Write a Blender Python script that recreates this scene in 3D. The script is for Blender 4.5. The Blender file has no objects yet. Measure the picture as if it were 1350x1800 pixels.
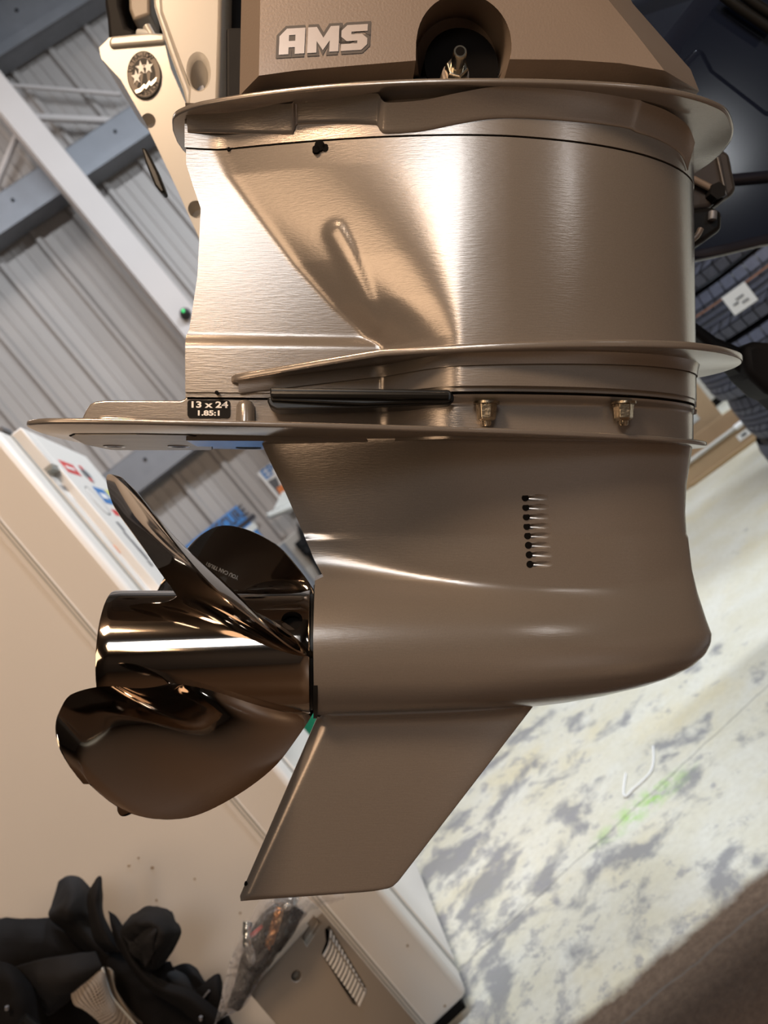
import bpy, bmesh, math, random
from mathutils import Vector, Matrix, noise
random.seed(7)
S = bpy.context.scene
COL = S.collection
rad = math.radians

# ------------------------------------------------------------------ camera
FPX = 1352.0
ROLL, PITCH, CAMH = rad(39.2), rad(2.5), 1.087
CAM = Vector((0, 0, CAMH))
FWD = Vector((0, math.cos(PITCH), -math.sin(PITCH)))
U0 = Vector((0, math.sin(PITCH), math.cos(PITCH)))
R0 = Vector((1, 0, 0))
RGT = math.cos(ROLL) * R0 - math.sin(ROLL) * U0
UPV = math.sin(ROLL) * R0 + math.cos(ROLL) * U0
cd = bpy.data.cameras.new('camera')
cam = bpy.data.objects.new('camera', cd)
COL.objects.link(cam)
cam.matrix_world = Matrix(((RGT.x, UPV.x, -FWD.x, CAM.x), (RGT.y, UPV.y, -FWD.y, CAM.y), (RGT.z, UPV.z, -FWD.z, CAM.z), (0, 0, 0, 1)))
cd.sensor_fit = 'AUTO'
cd.sensor_width = 36
cd.lens = FPX / 1800 * 36
cd.clip_start = 0.02
cd.dof.use_dof = True
cd.dof.focus_distance = 0.62
cd.dof.aperture_fstop = 7.0
S.camera = cam

# ------------------------------------------------------------------ world, lights, exposure
w = bpy.data.worlds.new('world')
S.world = w
w.use_nodes = True
w.node_tree.nodes['Background'].inputs[0].default_value = (0.42, 0.44, 0.48, 1)
w.node_tree.nodes['Background'].inputs[1].default_value = 0.10


def lamp(name, loc, target, size, power, color, size_y=None, spread=180):
    l = bpy.data.lights.new(name, 'AREA')
    l.energy = power
    l.color = color
    l.size = size
    l.spread = rad(spread)
    if size_y:
        l.shape = 'RECTANGLE'
        l.size_y = size_y
    o = bpy.data.objects.new(name, l)
    COL.objects.link(o)
    o.location = loc
    d = Vector(target) - Vector(loc)
    o.rotation_euler = d.to_track_quat('-Z', 'Y').to_euler()
    return o


COOL = (0.80, 0.90, 1.0)
WARM = (1.0, 0.70, 0.45)
# strip lights and warm lamps under the added low deck (behind and above the camera)
lamp('strip_light', (0.80, -3.05, 2.75), (0.80, -2.95, 0.0), 1.1, 66, (0.88, 0.94, 1.0), 1.7)
lamp('work_lamp_cool', (3.2, -2.9, 1.35), (0.3, 0.6, 1.1), 0.10, 3, (0.92, 0.96, 1.0), 0.45)
lamp('warm_lamp_main', (0.30, -0.55, 2.72), (0.0, 1.0, 0.8), 0.40, 42, WARM, 0.40)
lamp('warm_lamp_left', (-1.5, -1.9, 2.65), (-0.5, 1.2, 0.8), 1.5, 30, WARM, 1.5)
lamp('warm_lamp_back', (0.22, -3.6, 2.75), (0.22, -3.5, 0.0), 0.25, 26, (1.0, 0.68, 0.38), 2.2)
# hall tubes beyond the added deck's edge
lamp('hall_tube_near', (1.0, 1.66, 5.2), (1.0, 2.1, 0), 2.6, 250, (0.86, 0.93, 1.0), 0.10)
lamp('hall_lamp_right', (3.4, 2.5, 4.2), (0.2, 2.4, 0.8), 0.8, 150, COOL, 0.3)
lamp('added_wall_wash', (-1.8, 3.9, 5.6), (-1.2, 5.6, 2.4), 1.6, 40, (1.0, 0.90, 0.82), 0.15)  # unseen lamp added to brighten the back wall

S.view_settings.view_transform = 'Standard'
S.view_settings.look = 'None'
S.view_settings.gamma = 1
S.view_settings.use_curve_mapping = False
S.view_settings.exposure = 0.0


# ------------------------------------------------------------------ helpers
def ray(px, py):
    return FWD + (px - 675) / FPX * RGT + (900 - py) / FPX * UPV


def atY(px, py, Y):
    r = ray(px, py)
    return CAM + r * ((Y - CAM.y) / r.y)


def atZ(px, py, z=0.0):
    r = ray(px, py)
    return CAM + r * ((z - CAM.z) / r.z)


def interp(tab, t):
    if t <= tab[0][0]:
        return tab[0][1]
    for (a, b), (c, d) in zip(tab, tab[1:]):
        if t <= c:
            return b + (d - b) * (t - a) / (c - a) if c != a else d
    return tab[-1][1]


def sinterp(tab, t):
    """smooth (monotone cubic-ish) interpolation of a table"""
    if t <= tab[0][0]:
        return tab[0][1]
    if t >= tab[-1][0]:
        return tab[-1][1]
    n = len(tab)
    for i in range(n - 1):
        if t <= tab[i + 1][0]:
            break
    x0, y0 = tab[i]
    x1, y1 = tab[i + 1]
    m0 = (y1 - tab[i - 1][1]) / (x1 - tab[i - 1][0]) if i > 0 else (y1 - y0) / (x1 - x0)
    m1 = (tab[i + 2][1] - y0) / (tab[i + 2][0] - x0) if i + 2 < n else (y1 - y0) / (x1 - x0)
    h = x1 - x0
    s = (t - x0) / h
    return (2 * s**3 - 3 * s * s + 1) * y0 + (s**3 - 2 * s * s + s) * h * m0 + (-2 * s**3 + 3 * s * s) * y1 + (s**3 - s * s) * h * m1


def smax(a, b, k):
    h = max(k - abs(a - b), 0) / k
    return max(a, b) + h * h * k * 0.25


def nodes(m):
    m.use_nodes = True
    return m.node_tree.nodes, m.node_tree.links, m.node_tree.nodes['Principled BSDF']


def mat(name, col, rough=0.5, metal=0.0, bump=None, vary=None, coat=0.0, spec=None, stretch=None, rvar=None, bstretch=None):
    """procedural principled material; bump=(scale,strength), vary=(scale,amount)"""
    m = bpy.data.materials.new(name)
    n, l, b = nodes(m)
    b.inputs['Base Color'].default_value = (*col, 1)
    b.inputs['Roughness'].default_value = rough
    b.inputs['Metallic'].default_value = metal
    b.inputs['Coat Weight'].default_value = coat
    b.inputs['Coat Roughness'].default_value = 0.12
    if spec is not None:
        b.inputs['Specular IOR Level'].default_value = spec
    tc = n.new('ShaderNodeTexCoord')
    mp = n.new('ShaderNodeMapping')
    l.new(tc.outputs['Object'], mp.inputs['Vector'])
    if stretch:
        mp.inputs['Scale'].default_value = stretch
    if vary:
        t = n.new('ShaderNodeTexNoise')
        t.inputs['Scale'].default_value = vary[0]
        t.inputs['Detail'].default_value = 5
        l.new(mp.outputs[0], t.inputs['Vector'])
        r = n.new('ShaderNodeMix')
        r.data_type = 'RGBA'
        a = vary[1]
        r.inputs[6].default_value = (*[c * (1 - a) for c in col], 1)
        r.inputs[7].default_value = (*[min(1, c * (1 + a)) for c in col], 1)
        l.new(t.outputs['Fac'], r.inputs[0])
        l.new(r.outputs[2], b.inputs['Base Color'])
    if rvar:
        t2 = n.new('ShaderNodeTexNoise')
        t2.inputs['Scale'].default_value = rvar[0]
        t2.inputs['Detail'].default_value = 4
        l.new(mp.outputs[0], t2.inputs['Vector'])
        q = n.new('ShaderNodeMapRange')
        q.inputs[1].default_value = 0.3
        q.inputs[2].default_value = 0.7
        q.inputs[3].default_value = rough - rvar[1]
        q.inputs[4].default_value = rough + rvar[1]
        l.new(t2.outputs['Fac'], q.inputs[0])
        l.new(q.outputs[0], b.inputs['Roughness'])
    if bump:
        t = n.new('ShaderNodeTexNoise')
        t.inputs['Scale'].default_value = bump[0]
        t.inputs['Detail'].default_value = 3
        if bstretch:
            mq = n.new('ShaderNodeMapping')
            mq.inputs['Scale'].default_value = bstretch
            l.new(tc.outputs['Object'], mq.inputs['Vector'])
            l.new(mq.outputs[0], t.inputs['Vector'])
        else:
            l.new(mp.outputs[0], t.inputs['Vector'])
        u = n.new('ShaderNodeBump')
        u.inputs['Strength'].default_value = bump[1]
        u.inputs['Distance'].default_value = 0.002
        l.new(t.outputs['Fac'], u.inputs['Height'])
        l.new(u.outputs[0], b.inputs['Normal'])
    return m


M_TAUPE = mat('taupe_metallic_paint', (0.305, 0.268, 0.238), 0.225, 0.55, bump=(420, 0.05), vary=(900, 0.12), coat=0.12, rvar=(7, 0.03), bstretch=(0.25, 1, 2.2))
M_TAUPE2 = mat('taupe_satin_plastic', (0.25, 0.195, 0.155), 0.40, 0.3, bump=(500, 0.08), vary=(700, 0.07), coat=0.15)
M_ANODE = mat('brushed_zinc', (0.24, 0.22, 0.205), 0.4, 0.8, bump=(60, 0.25), vary=(60, 0.6), stretch=(0.4, 5, 1))
M_CHROME = mat('polished_dark_stainless', (0.46, 0.395, 0.34), 0.07, 1.0, vary=(5, 0.05))
M_BLACK = mat('black_rubber', (0.009, 0.009, 0.009), 0.38, 0.0, bump=(90, 0.05), spec=0.3)
M_BLACKM = mat('black_matte', (0.009, 0.0085, 0.009), 0.6, 0.0, bump=(120, 0.1), spec=0.15)
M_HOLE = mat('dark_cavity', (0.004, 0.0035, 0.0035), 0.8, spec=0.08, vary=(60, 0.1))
M_BRASS = mat('tarnished_stainless', (0.42, 0.36, 0.27), 0.25, 1.0, vary=(300, 0.45), bump=(250, 0.2))
M_SILVER = mat('silver_fitting', (0.60, 0.55, 0.45), 0.2, 1.0, vary=(200, 0.2))
M_DECAL = mat('matte_black_decal', (0.008, 0.008, 0.008), 0.7, spec=0.15, vary=(200, 0.05))
M_WHITE = mat('white_print', (0.80, 0.78, 0.76), 0.5, vary=(200, 0.03))
M_LOGO_L = mat('silver_print', (0.56, 0.48, 0.43), 0.3, 0.4, vary=(200, 0.05))
M_LOGO_D = mat('dark_grey_print', (0.085, 0.07, 0.06), 0.45, vary=(200, 0.05))
M_CREAM = mat('white_gloss_plastic', (0.44, 0.41, 0.365), 0.32, 0.0, vary=(6, 0.03), coat=0.15)
M_FRIDGE = mat('fridge_enamel', (0.74, 0.70, 0.66), 0.42, 0.0, bump=(220, 0.06), vary=(3, 0.03))
M_GASKET = mat('fridge_gasket', (0.33, 0.33, 0.31), 0.6, vary=(60, 0.1))
M_NAVY = mat('navy_gelcoat', (0.008, 0.012, 0.026), 0.16, 0.0, vary=(3, 0.3), coat=0.4)
M_STEEL = mat('galvanised_steel', (0.20, 0.205, 0.225), 0.5, 0.4, vary=(12, 0.12))
M_COLUMN = mat('painted_column', (0.56, 0.51, 0.49), 0.6, 0.0, vary=(4, 0.05))
M_SIDING = mat('siding_paint', (0.38, 0.345, 0.325), 0.55, 0.1, vary=(2, 0.08))
M_SIDING_D = mat('siding_brown', (0.30, 0.27, 0.24), 0.6, 0.1, vary=(2, 0.08))
M_TYRE = mat('tyre_rubber', (0.018, 0.018, 0.022), 0.55, 0.0, vary=(50, 0.3), bump=(200, 0.15))
M_TREAD = mat('tread_rubber', (0.075, 0.08, 0.115), 0.6, 0.0, vary=(60, 0.35), bump=(200, 0.15))
M_CARD = mat('cardboard', (0.40, 0.27, 0.155), 0.8, vary=(14, 0.12), bump=(90, 0.1))
M_TAPE = mat('packing_tape', (0.33, 0.21, 0.10), 0.3, vary=(20, 0.1))
M_FABRIC = mat('black_fabric', (0.008, 0.0075, 0.008), 0.8, 0.0, vary=(30, 0.35), bump=(700, 0.5), spec=0.12)
M_FABRIC_G = mat('charcoal_fabric', (0.016, 0.0155, 0.0165), 0.8, 0.0, vary=(30, 0.3), bump=(600, 0.4), spec=0.15)
M_GREYBEIGE = mat('grey_beige_plastic', (0.235, 0.195, 0.155), 0.45, 0.0, vary=(8, 0.06), bump=(400, 0.05))
M_BLUE = mat('blue_print', (0.02, 0.17, 0.46), 0.4, vary=(10, 0.1))
M_GREEN = mat('green_plastic', (0.01, 0.22, 0.12), 0.35, vary=(10, 0.1))
M_RED = mat('red_print', (0.62, 0.03, 0.03), 0.4, vary=(50, 0.1))
M_ORANGE = mat('orange_print', (0.75, 0.22, 0.06), 0.45, vary=(50, 0.15))
M_YELLOW = mat('yellow_print', (0.65, 0.68, 0.08), 0.45, vary=(50, 0.1))
M_INK = mat('grey_ink', (0.10, 0.10, 0.11), 0.5, vary=(120, 0.2))
M_PALE = mat('pale_plastic', (0.55, 0.56, 0.54), 0.4, vary=(10, 0.05))
M_CEIL = mat('ceiling_sheet', (0.22, 0.21, 0.20), 0.7, vary=(2, 0.1))
M_WALLDK = mat('workshop_wall', (0.10, 0.08, 0.065), 0.7, vary=(2, 0.15))


def emat(name, col, s):
    m = bpy.data.materials.new(name)
    n, l, b = nodes(m)
    b.inputs['Base Color'].default_value = (*col, 1)
    b.inputs['Emission Color'].default_value = (*col, 1)
    b.inputs['Emission Strength'].default_value = s
    return m


M_LENS = emat('lamp_lens', (0.80, 0.92, 1.0), 1.1)
M_LENS2 = emat('lamp_reflector', (0.9, 0.96, 1.0), 1.6)
M_LED = emat('green_led', (0.05, 0.8, 0.2), 1.0)


def setp(o, label=None, cat=None, group=None, kind=None):
    if label: o['label'] = label
    if cat: o['category'] = cat
    if group: o['group'] = group
    if kind: o['kind'] = kind
    return o


def thing(name, label, cat, loc=(0, 0, 0), group=None, mw=None):
    o = bpy.data.objects.new(name, None)
    o.empty_display_size = 0.05
    COL.objects.link(o)
    if mw is not None:
        o.matrix_world = mw
    else:
        o.location = loc
    bpy.context.view_layer.update()
    return setp(o, label, cat, group)


def rootmat(o):
    m = o.matrix_basis.copy()
    while o.parent:
        o = o.parent
        m = o.matrix_basis @ m
    return m


def obj(name, verts, faces, m, parent=None, world=True, smooth=True, label=None, bevel=0, subsurf=0, angle=40, mats=None, fmat=None):
    """one mesh object; verts in world space (world=True) or in the parent's own space"""
    me = bpy.data.meshes.new(name)
    vs = [Vector(v) for v in verts]
    loc = None
    if world and parent is not None:
        inv = rootmat(parent).inverted()
        vs = [inv @ v for v in vs]
    if world and parent is None:
        c = sum(vs, Vector()) / len(vs)
        loc = Vector((c.x, c.y, min(v.z for v in vs)))
        vs = [v - loc for v in vs]
    me.from_pydata([tuple(v) for v in vs], [], faces)
    me.materials.append(m)
    if mats:
        for q in mats: me.materials.append(q)
    bm = bmesh.new()
    bm.from_mesh(me)
    bmesh.ops.remove_doubles(bm, verts=bm.verts, dist=1e-6)
    bmesh.ops.recalc_face_normals(bm, faces=bm.faces)
    if fmat:
        for f in bm.faces: f.material_index = fmat(f)
    bm.to_mesh(me)
    bm.free()
    if smooth:
        me.shade_smooth()
        me.set_sharp_from_angle(angle=rad(angle))
    o = bpy.data.objects.new(name, me)
    COL.objects.link(o)
    if loc: o.location = loc
    if parent is not None: o.parent = parent
    if bevel:
        b = o.modifiers.new('bevel', 'BEVEL')
        b.width = bevel
        b.segments = 3
        b.limit_method = 'ANGLE'
        b.angle_limit = rad(35)
        b.harden_normals = False
    if subsurf:
        b = o.modifiers.new('sub', 'SUBSURF')
        b.levels = b.render_levels = subsurf
    if label: o['label'] = label
    return o


def box(c, s, M=None):
    x, y, z = s[0] / 2, s[1] / 2, s[2] / 2
    vs = [Vector((a * x, b * y, d * z)) for a in (-1, 1) for b in (-1, 1) for d in (-1, 1)]
    if M is not None: vs = [M @ v for v in vs]
    vs = [v + Vector(c) for v in vs]
    return vs, [(0, 1, 3, 2), (4, 6, 7, 5), (0, 4, 5, 1), (2, 3, 7, 6), (0, 2, 6, 4), (1, 5, 7, 3)]


def merge(*parts):
    V, F = [], []
    for v, f in parts:
        k = len(V)
        V += list(v)
        F += [tuple(i + k for i in q) for q in f]
    return V, F


def prism(front, back):
    n = len(front)
    V = list(front) + list(back)
    F = [tuple(range(n)), tuple(range(2 * n - 1, n - 1, -1))]
    F += [(i, (i + 1) % n, n + (i + 1) % n, n + i) for i in range(n)]
    return V, F


def slab(pts, Y, th):
    f = [atY(px, py, Y) for px, py in pts]
    return prism(f, [v + Vector((0, th, 0)) for v in f])


def tube(pts, r, n=12, cap=True):
    pts = [Vector(p) for p in pts]
    V, F = [], []
    up = None
    for i, p in enumerate(pts):
        d = (pts[min(i + 1, len(pts) - 1)] - pts[max(i - 1, 0)]).normalized()
        if up is None:
            up = d.orthogonal().normalized()
        up = (up - d * up.dot(d)).normalized()
        s = d.cross(up)
        rr = r[i] if isinstance(r, (list, tuple)) else r
        for k in range(n):
            a = 2 * math.pi * k / n
            V.append(p + (up * math.cos(a) + s * math.sin(a)) * rr)
    for i in range(len(pts) - 1):
        for k in range(n):
            F.append((i * n + k, i * n + (k + 1) % n, (i + 1) * n + (k + 1) % n, (i + 1) * n + k))
    if cap:
        F.append(tuple(range(n - 1, -1, -1)))
        F.append(tuple(range((len(pts) - 1) * n, len(pts) * n)))
    return V, F


def grid(rows, closed=False):
    n = len(rows[0])
    V = [v for r in rows for v in r]
    F = []
    for i in range(len(rows) - 1):
        for k in range(n if closed else n - 1):
            F.append((i * n + k, i * n + (k + 1) % n, (i + 1) * n + (k + 1) % n, (i + 1) * n + k))
    return V, F


def catmull(P, m):
    """resample a list of Vectors smoothly into m points"""
    n = len(P)
    out = []
    for j in range(m):
        t = j / (m - 1) * (n - 1)
        i = min(int(t), n - 2)
        s = t - i
        p0, p1, p2, p3 = P[max(i - 1, 0)], P[i], P[i + 1], P[min(i + 2, n - 1)]
        out.append(0.5 * ((2 * p1) + (p2 - p0) * s + (2 * p0 - 5 * p1 + 4 * p2 - p3) * s * s + (3 * p1 - p0 - 3 * p2 + p3) * s**3))
    return out


def text_mesh(s, size, off=0.0, shear=0.0, depth=0.0, space=1.0, align='CENTER'):
    c = bpy.data.curves.new('t', 'FONT')
    c.body = s
    c.size = size
    c.offset = off
    c.shear = shear
    c.extrude = depth
    c.space_character = space
    c.align_x = align
    c.align_y = 'CENTER'
    c.resolution_u = 3
    o = bpy.data.objects.new('t', c)
    COL.objects.link(o)
    bpy.context.view_layer.update()
    me = o.to_mesh()
    V = [v.co.copy() for v in me.vertices]
    F = [tuple(p.vertices) for p in me.polygons]
    o.to_mesh_clear()
    bpy.data.objects.remove(o)
    bpy.data.curves.remove(c)
    return V, F


def place(vf, org, ax, ay, sx=1.0, sy=1.0):
    """lay a flat (x,y,z) mesh onto axes ax, ay (z along ax x ay)"""
    V, F = vf
    ax, ay = Vector(ax), Vector(ay)
    az = ax.cross(ay).normalized()
    return [Vector(org) + ax * v.x * sx + ay * v.y * sy + az * v.z for v in V], F


def boolean(o, cutters, op='DIFFERENCE'):
    """apply a boolean with temporary cutter meshes"""
    V, F = merge(*cutters)
    me = bpy.data.meshes.new('cut')
    me.from_pydata([tuple(v) for v in V], [], F)
    bm = bmesh.new(); bm.from_mesh(me)
    bmesh.ops.recalc_face_normals(bm, faces=bm.faces)
    bm.to_mesh(me); bm.free()
    c = bpy.data.objects.new('cut', me)
    COL.objects.link(c)
    c.matrix_world = rootmat(o)
    bpy.context.view_layer.update()
    b = o.modifiers.new('b', 'BOOLEAN')
    b.object = c
    b.operation = op
    b.solver = 'EXACT'
    bpy.context.view_layer.update()
    dg = bpy.context.evaluated_depsgraph_get()
    me2 = bpy.data.meshes.new_from_object(o.evaluated_get(dg))
    if len(me2.polygons) < 3:
        b.solver = 'FAST'
        bpy.context.view_layer.update()
        dg = bpy.context.evaluated_depsgraph_get()
        me2 = bpy.data.meshes.new_from_object(o.evaluated_get(dg))
    print('BOOL', o.name, len(me2.polygons))
    o.modifiers.remove(b)
    old = o.data
    o.data = me2
    me2.name = old.name
    bpy.data.objects.remove(c)
    me2.set_sharp_from_angle(angle=rad(40))


# ------------------------------------------------------------------ the setting: floor, walls, ceiling
def floor_material():
    m = bpy.data.materials.new('worn_painted_concrete')
    n, l, b = nodes(m)
    b.inputs['Roughness'].default_value = 0.38
    tc = n.new('ShaderNodeTexCoord')

    def noise_(scale, det=6, stretch=(1, 1, 1), rot=0, rough=0.6, dist=0.0):
        mp = n.new('ShaderNodeMapping')
        mp.inputs['Scale'].default_value = stretch
        mp.inputs['Rotation'].default_value = (0, 0, rot)
        l.new(tc.outputs['Object'], mp.inputs['Vector'])
        t = n.new('ShaderNodeTexNoise')
        t.inputs['Scale'].default_value = scale
        t.inputs['Detail'].default_value = det
        t.inputs['Roughness'].default_value = rough
        t.inputs['Distortion'].default_value = dist
        l.new(mp.outputs[0], t.inputs['Vector'])
        return t.outputs['Fac']

    def math_(op, a, c=None, clamp=False):
        q = n.new('ShaderNodeMath')
        q.operation = op
        q.use_clamp = clamp
        for i, v in enumerate((a, c)):
            if v is None: continue
            if isinstance(v, (int, float)): q.inputs[i].default_value = v
            else: l.new(v, q.inputs[i])
        return q.outputs[0]

    def rng(v, a, c, lo=0.0, hi=1.0):
        q = n.new('ShaderNodeMapRange')
        for i, k in enumerate((a, c, lo, hi)): q.inputs[i + 1].default_value = k
        l.new(v, q.inputs[0])
        return q.outputs[0]

    def mix(f, a, c):
        q = n.new('ShaderNodeMix')
        q.data_type = 'RGBA'
        l.new(f, q.inputs[0])
        for i, v in ((6, a), (7, c)):
            if isinstance(v, tuple): q.inputs[i].default_value = (*v, 1)
            else: l.new(v, q.inputs[i])
        return q.outputs[2]
    sep = n.new('ShaderNodeSeparateXYZ')
    l.new(tc.outputs['Object'], sep.inputs[0])
    X, Yc = sep.outputs[0], sep.outputs[1]
    base = mix(rng(noise_(5, 7), 0.35, 0.65), (0.60, 0.56, 0.44), (0.66, 0.64, 0.57))
    base = mix(rng(noise_(2.6, 6), 0.52, 0.72), base, (0.63, 0.55, 0.36))
    base = mix(rng(noise_(60, 4), 0.35, 0.75, 0, 0.35), base, (0.42, 0.38, 0.30))
    # worn grey patches: more of them towards the fridge, fewer to the right
    k = math_('MULTIPLY', math_('SUBTRACT', X, 0.1), 0.10)
    g = math_('SUBTRACT', noise_(6.5, 8, (1.0, 1.0, 1), 0.2, 0.62, 0.3), k)
    base = mix(rng(g, 0.53, 0.63, 0, 0.85), base, (0.22, 0.215, 0.225))
    g2 = math_('SUBTRACT', noise_(17, 7, (1.0, 1.0, 1), 0.9, 0.65), k)
    base = mix(rng(g2, 0.575, 0.66, 0, 0.7), base, (0.27, 0.26, 0.27))
    # shadow over the near bay, painted into the floor as dark brown, ragged edge
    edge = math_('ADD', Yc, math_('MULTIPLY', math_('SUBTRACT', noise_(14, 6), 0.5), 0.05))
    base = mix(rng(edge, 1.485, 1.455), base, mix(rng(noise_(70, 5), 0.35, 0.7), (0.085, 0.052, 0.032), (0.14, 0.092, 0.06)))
    # green paint overspray
    gp = atZ(1130, 1415)
    d = n.new('ShaderNodeVectorMath'); d.operation = 'SUBTRACT'
    l.new(tc.outputs['Object'], d.inputs[0]); d.inputs[1].default_value = (gp.x, gp.y, 0)
    sc = n.new('ShaderNodeVectorMath'); sc.operation = 'MULTIPLY'
    l.new(d.outputs[0], sc.inputs[0]); sc.inputs[1].default_value = (5.2, 15, 0)
    ln = n.new('ShaderNodeVectorMath'); ln.operation = 'LENGTH'
    l.new(sc.outputs[0], ln.inputs[0])
    gm = math_('MULTIPLY', rng(ln.outputs['Value'], 0.25, 1.0, 1, 0), rng(noise_(28, 5), 0.42, 0.62), True)
    base = mix(math_('MULTIPLY', gm, 0.8), base, (0.30, 0.55, 0.10))
    # two hairline cracks running across
    for (p, q, wd) in (((1340, 1215), (860, 1655), 0.0016), ((1350, 1590), (1090, 1800), 0.0020)):
        A, B = atZ(*p), atZ(*q)
        t = (B - A).normalized()
        nx, ny = -t.y, t.x
        wob = math_('MULTIPLY', math_('SUBTRACT', noise_(9, 5), 0.5), 0.03)
        dist = math_('ABSOLUTE', math_('ADD', math_('SUBTRACT', math_('ADD', math_('MULTIPLY', X, nx), math_('MULTIPLY', Yc, ny)), A.x * nx + A.y * ny), wob))
        base = mix(rng(dist, wd, wd * 2.2, 0.55, 0), base, (0.12, 0.11, 0.10))
    l.new(base, b.inputs['Base Color'])
    u = n.new('ShaderNodeBump')
    u.inputs['Strength'].default_value = 0.35
    u.inputs['Distance'].default_value = 0.004
    l.new(noise_(45, 5), u.inputs['Height'])
    l.new(u.outputs[0], b.inputs['Normal'])
    return m


def structure(o):
    o['kind'] = 'structure'
    return o


def struct_box(name, a, b, m, parent=None):
    a, b = Vector(a), Vector(b)
    c = (a + b) / 2
    v, f = box((0, 0, 0), b - a)
    o = obj(name, v, f, m, parent, world=False, smooth=False)
    o.location = c
    return structure(o)


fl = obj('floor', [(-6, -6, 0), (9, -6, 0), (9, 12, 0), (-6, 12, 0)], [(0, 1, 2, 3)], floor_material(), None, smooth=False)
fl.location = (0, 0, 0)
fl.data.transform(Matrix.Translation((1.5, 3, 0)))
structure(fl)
struct_box('ceiling', (-6, -6, 6.3), (9, 12, 6.4), M_CEIL)
# unseen low deck added as a light blocker: its straight edge shades the floor
struct_box('added_shade_deck', (-6, -6, 2.85), (9, 1.53, 2.97), M_WALLDK)
struct_box('wall_left', (-6.1, -6, 0), (-6, 12, 6.3), M_WALLDK)
struct_box('wall_right', (9, -6, 0), (9.1, 12, 6.3), M_WALLDK)
struct_box('wall_front', (-6, -6.1, 0), (9, -6, 6.3), M_WALLDK)
struct_box('wall_far', (-6, 12, 0), (9, 12.1, 6.3), M_WALLDK)

# corrugated back wall, yawed a little; sheets, girts, column and rods are its children
YAW = rad(9.6)
WY = 5.6
WD = Vector((math.cos(YAW), math.sin(YAW), 0))
WN = Vector((math.sin(YAW), -math.cos(YAW), 0))      # towards the camera
W0 = Vector((0, WY, 0))


def wall_pt(px, py, off=0.0):
    r = ray(px, py)
    o = W0 + WN * off
    t = (o - CAM).dot(WN) / r.dot(WN)
    return CAM + r * t


def sheet_profile():
    P = []
    for k in range(3):
        b = k * 0.305
        P += [(b, 0), (b + 0.020, 0.030), (b + 0.048, 0.030), (b + 0.070, 0)]
        for c in (0.145, 0.222):
            P += [(b + c - 0.012, 0), (b + c - 0.006, 0.006), (b + c + 0.006, 0.006), (b + c + 0.012, 0)]
    P.append((0.915, 0))
    return P


def siding(parent, org, dirv, nrm, nsheets, z0, z1, m):
    prof = sheet_profile()
    V = [Vector((a, 0, z0)) for a, h in prof]
    me = None
    for i in range(nsheets):
        if me is None:
            vs = []
            for z in (z0, z1):
                vs += [dirv * a + nrm * h + Vector((0, 0, z)) for a, h in prof]
            nP = len(prof)
            fs = [(k, k + 1, nP + k + 1, nP + k) for k in range(nP - 1)]
            o = obj('siding_sheet', vs, fs, m, parent, world=False, smooth=False)
            me = o.data
        else:
            o = bpy.data.objects.new('siding_sheet', me)
            COL.objects.link(o)
            o.parent = parent
        o.location = org + dirv * (0.915 * i) + nrm * (0.004 * (i % 2))


s_end = 6.0
wb = structure(obj('wall_back', *prism([W0 + WD * (s_end - 11.9) - WN * 0.02, W0 + WD * s_end - WN * 0.02, W0 + WD * s_end - WN * 0.02 + Vector((0, 0, 6.3)), W0 + WD * (s_end - 11.9) - WN * 0.02 + Vector((0, 0, 6.3))],
                                       [W0 + WD * (s_end - 11.9) - WN * 0.08, W0 + WD * s_end - WN * 0.08, W0 + WD * s_end - WN * 0.08 + Vector((0, 0, 6.3)), W0 + WD * (s_end - 11.9) - WN * 0.08 + Vector((0, 0, 6.3))]), M_SIDING, None, smooth=False))
wbi = rootmat(wb).inverted()
siding(wb, wbi @ (W0 + WD * (s_end - 0.915 * 13)), WD, WN, 13, 0, 6.3, M_SIDING)


def girt(px, py, web, flange, name='girt', s0=-5.4):
    """C-section running along the wall; (px,py) lies on its lower front edge"""
    p = wall_pt(px, py, 0.20)
    z = p.z
    A = W0 + WD * s0
    L = s_end - s0
    A.z = z
    t = 0.006
    parts = []
    def plate(o0, n0, o1, n1):
        # rectangle in the (normal, z) section, swept along the wall
        c = [A + WN * o0 + Vector((0, 0, n0)), A + WN * o1 + Vector((0, 0, n0)), A + WN * o1 + Vector((0, 0, n1)), A + WN * o0 + Vector((0, 0, n1))]
        return prism(c, [q + WD * L for q in c])
    parts.append(plate(0.035, 0, 0.20, t))            # lower flange
    parts.append(plate(0.035, web - t, 0.20, web))    # upper flange
    parts.append(plate(0.20 - t, 0, 0.20, web))       # web facing the room
    parts.append(plate(0.20, -0.002, 0.225, flange))  # lip standing proud along the bottom
    v, f = merge(*parts)
    o = obj(name, v, f, M_STEEL, wb, smooth=False)
    # bolt heads on the web
    bolts = []
    for k in range(24):
        q = A + WD * (L - 0.35 - k * 0.42) + WN * 0.204 + Vector((0, 0, web * 0.62))
        bolts.append(tube([q - WN * 0.004, q + WN * 0.006], 0.011, 8))
    v, f = merge(*bolts)
    obj('bolt_row', v, f, M_HOLE, o, smooth=False)
    return o


girt(0, 103, 0.34, 0.07)
girt(0, 415, 0.24, 0.055)
girt(242, 867, 0.24, 0.055)

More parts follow.
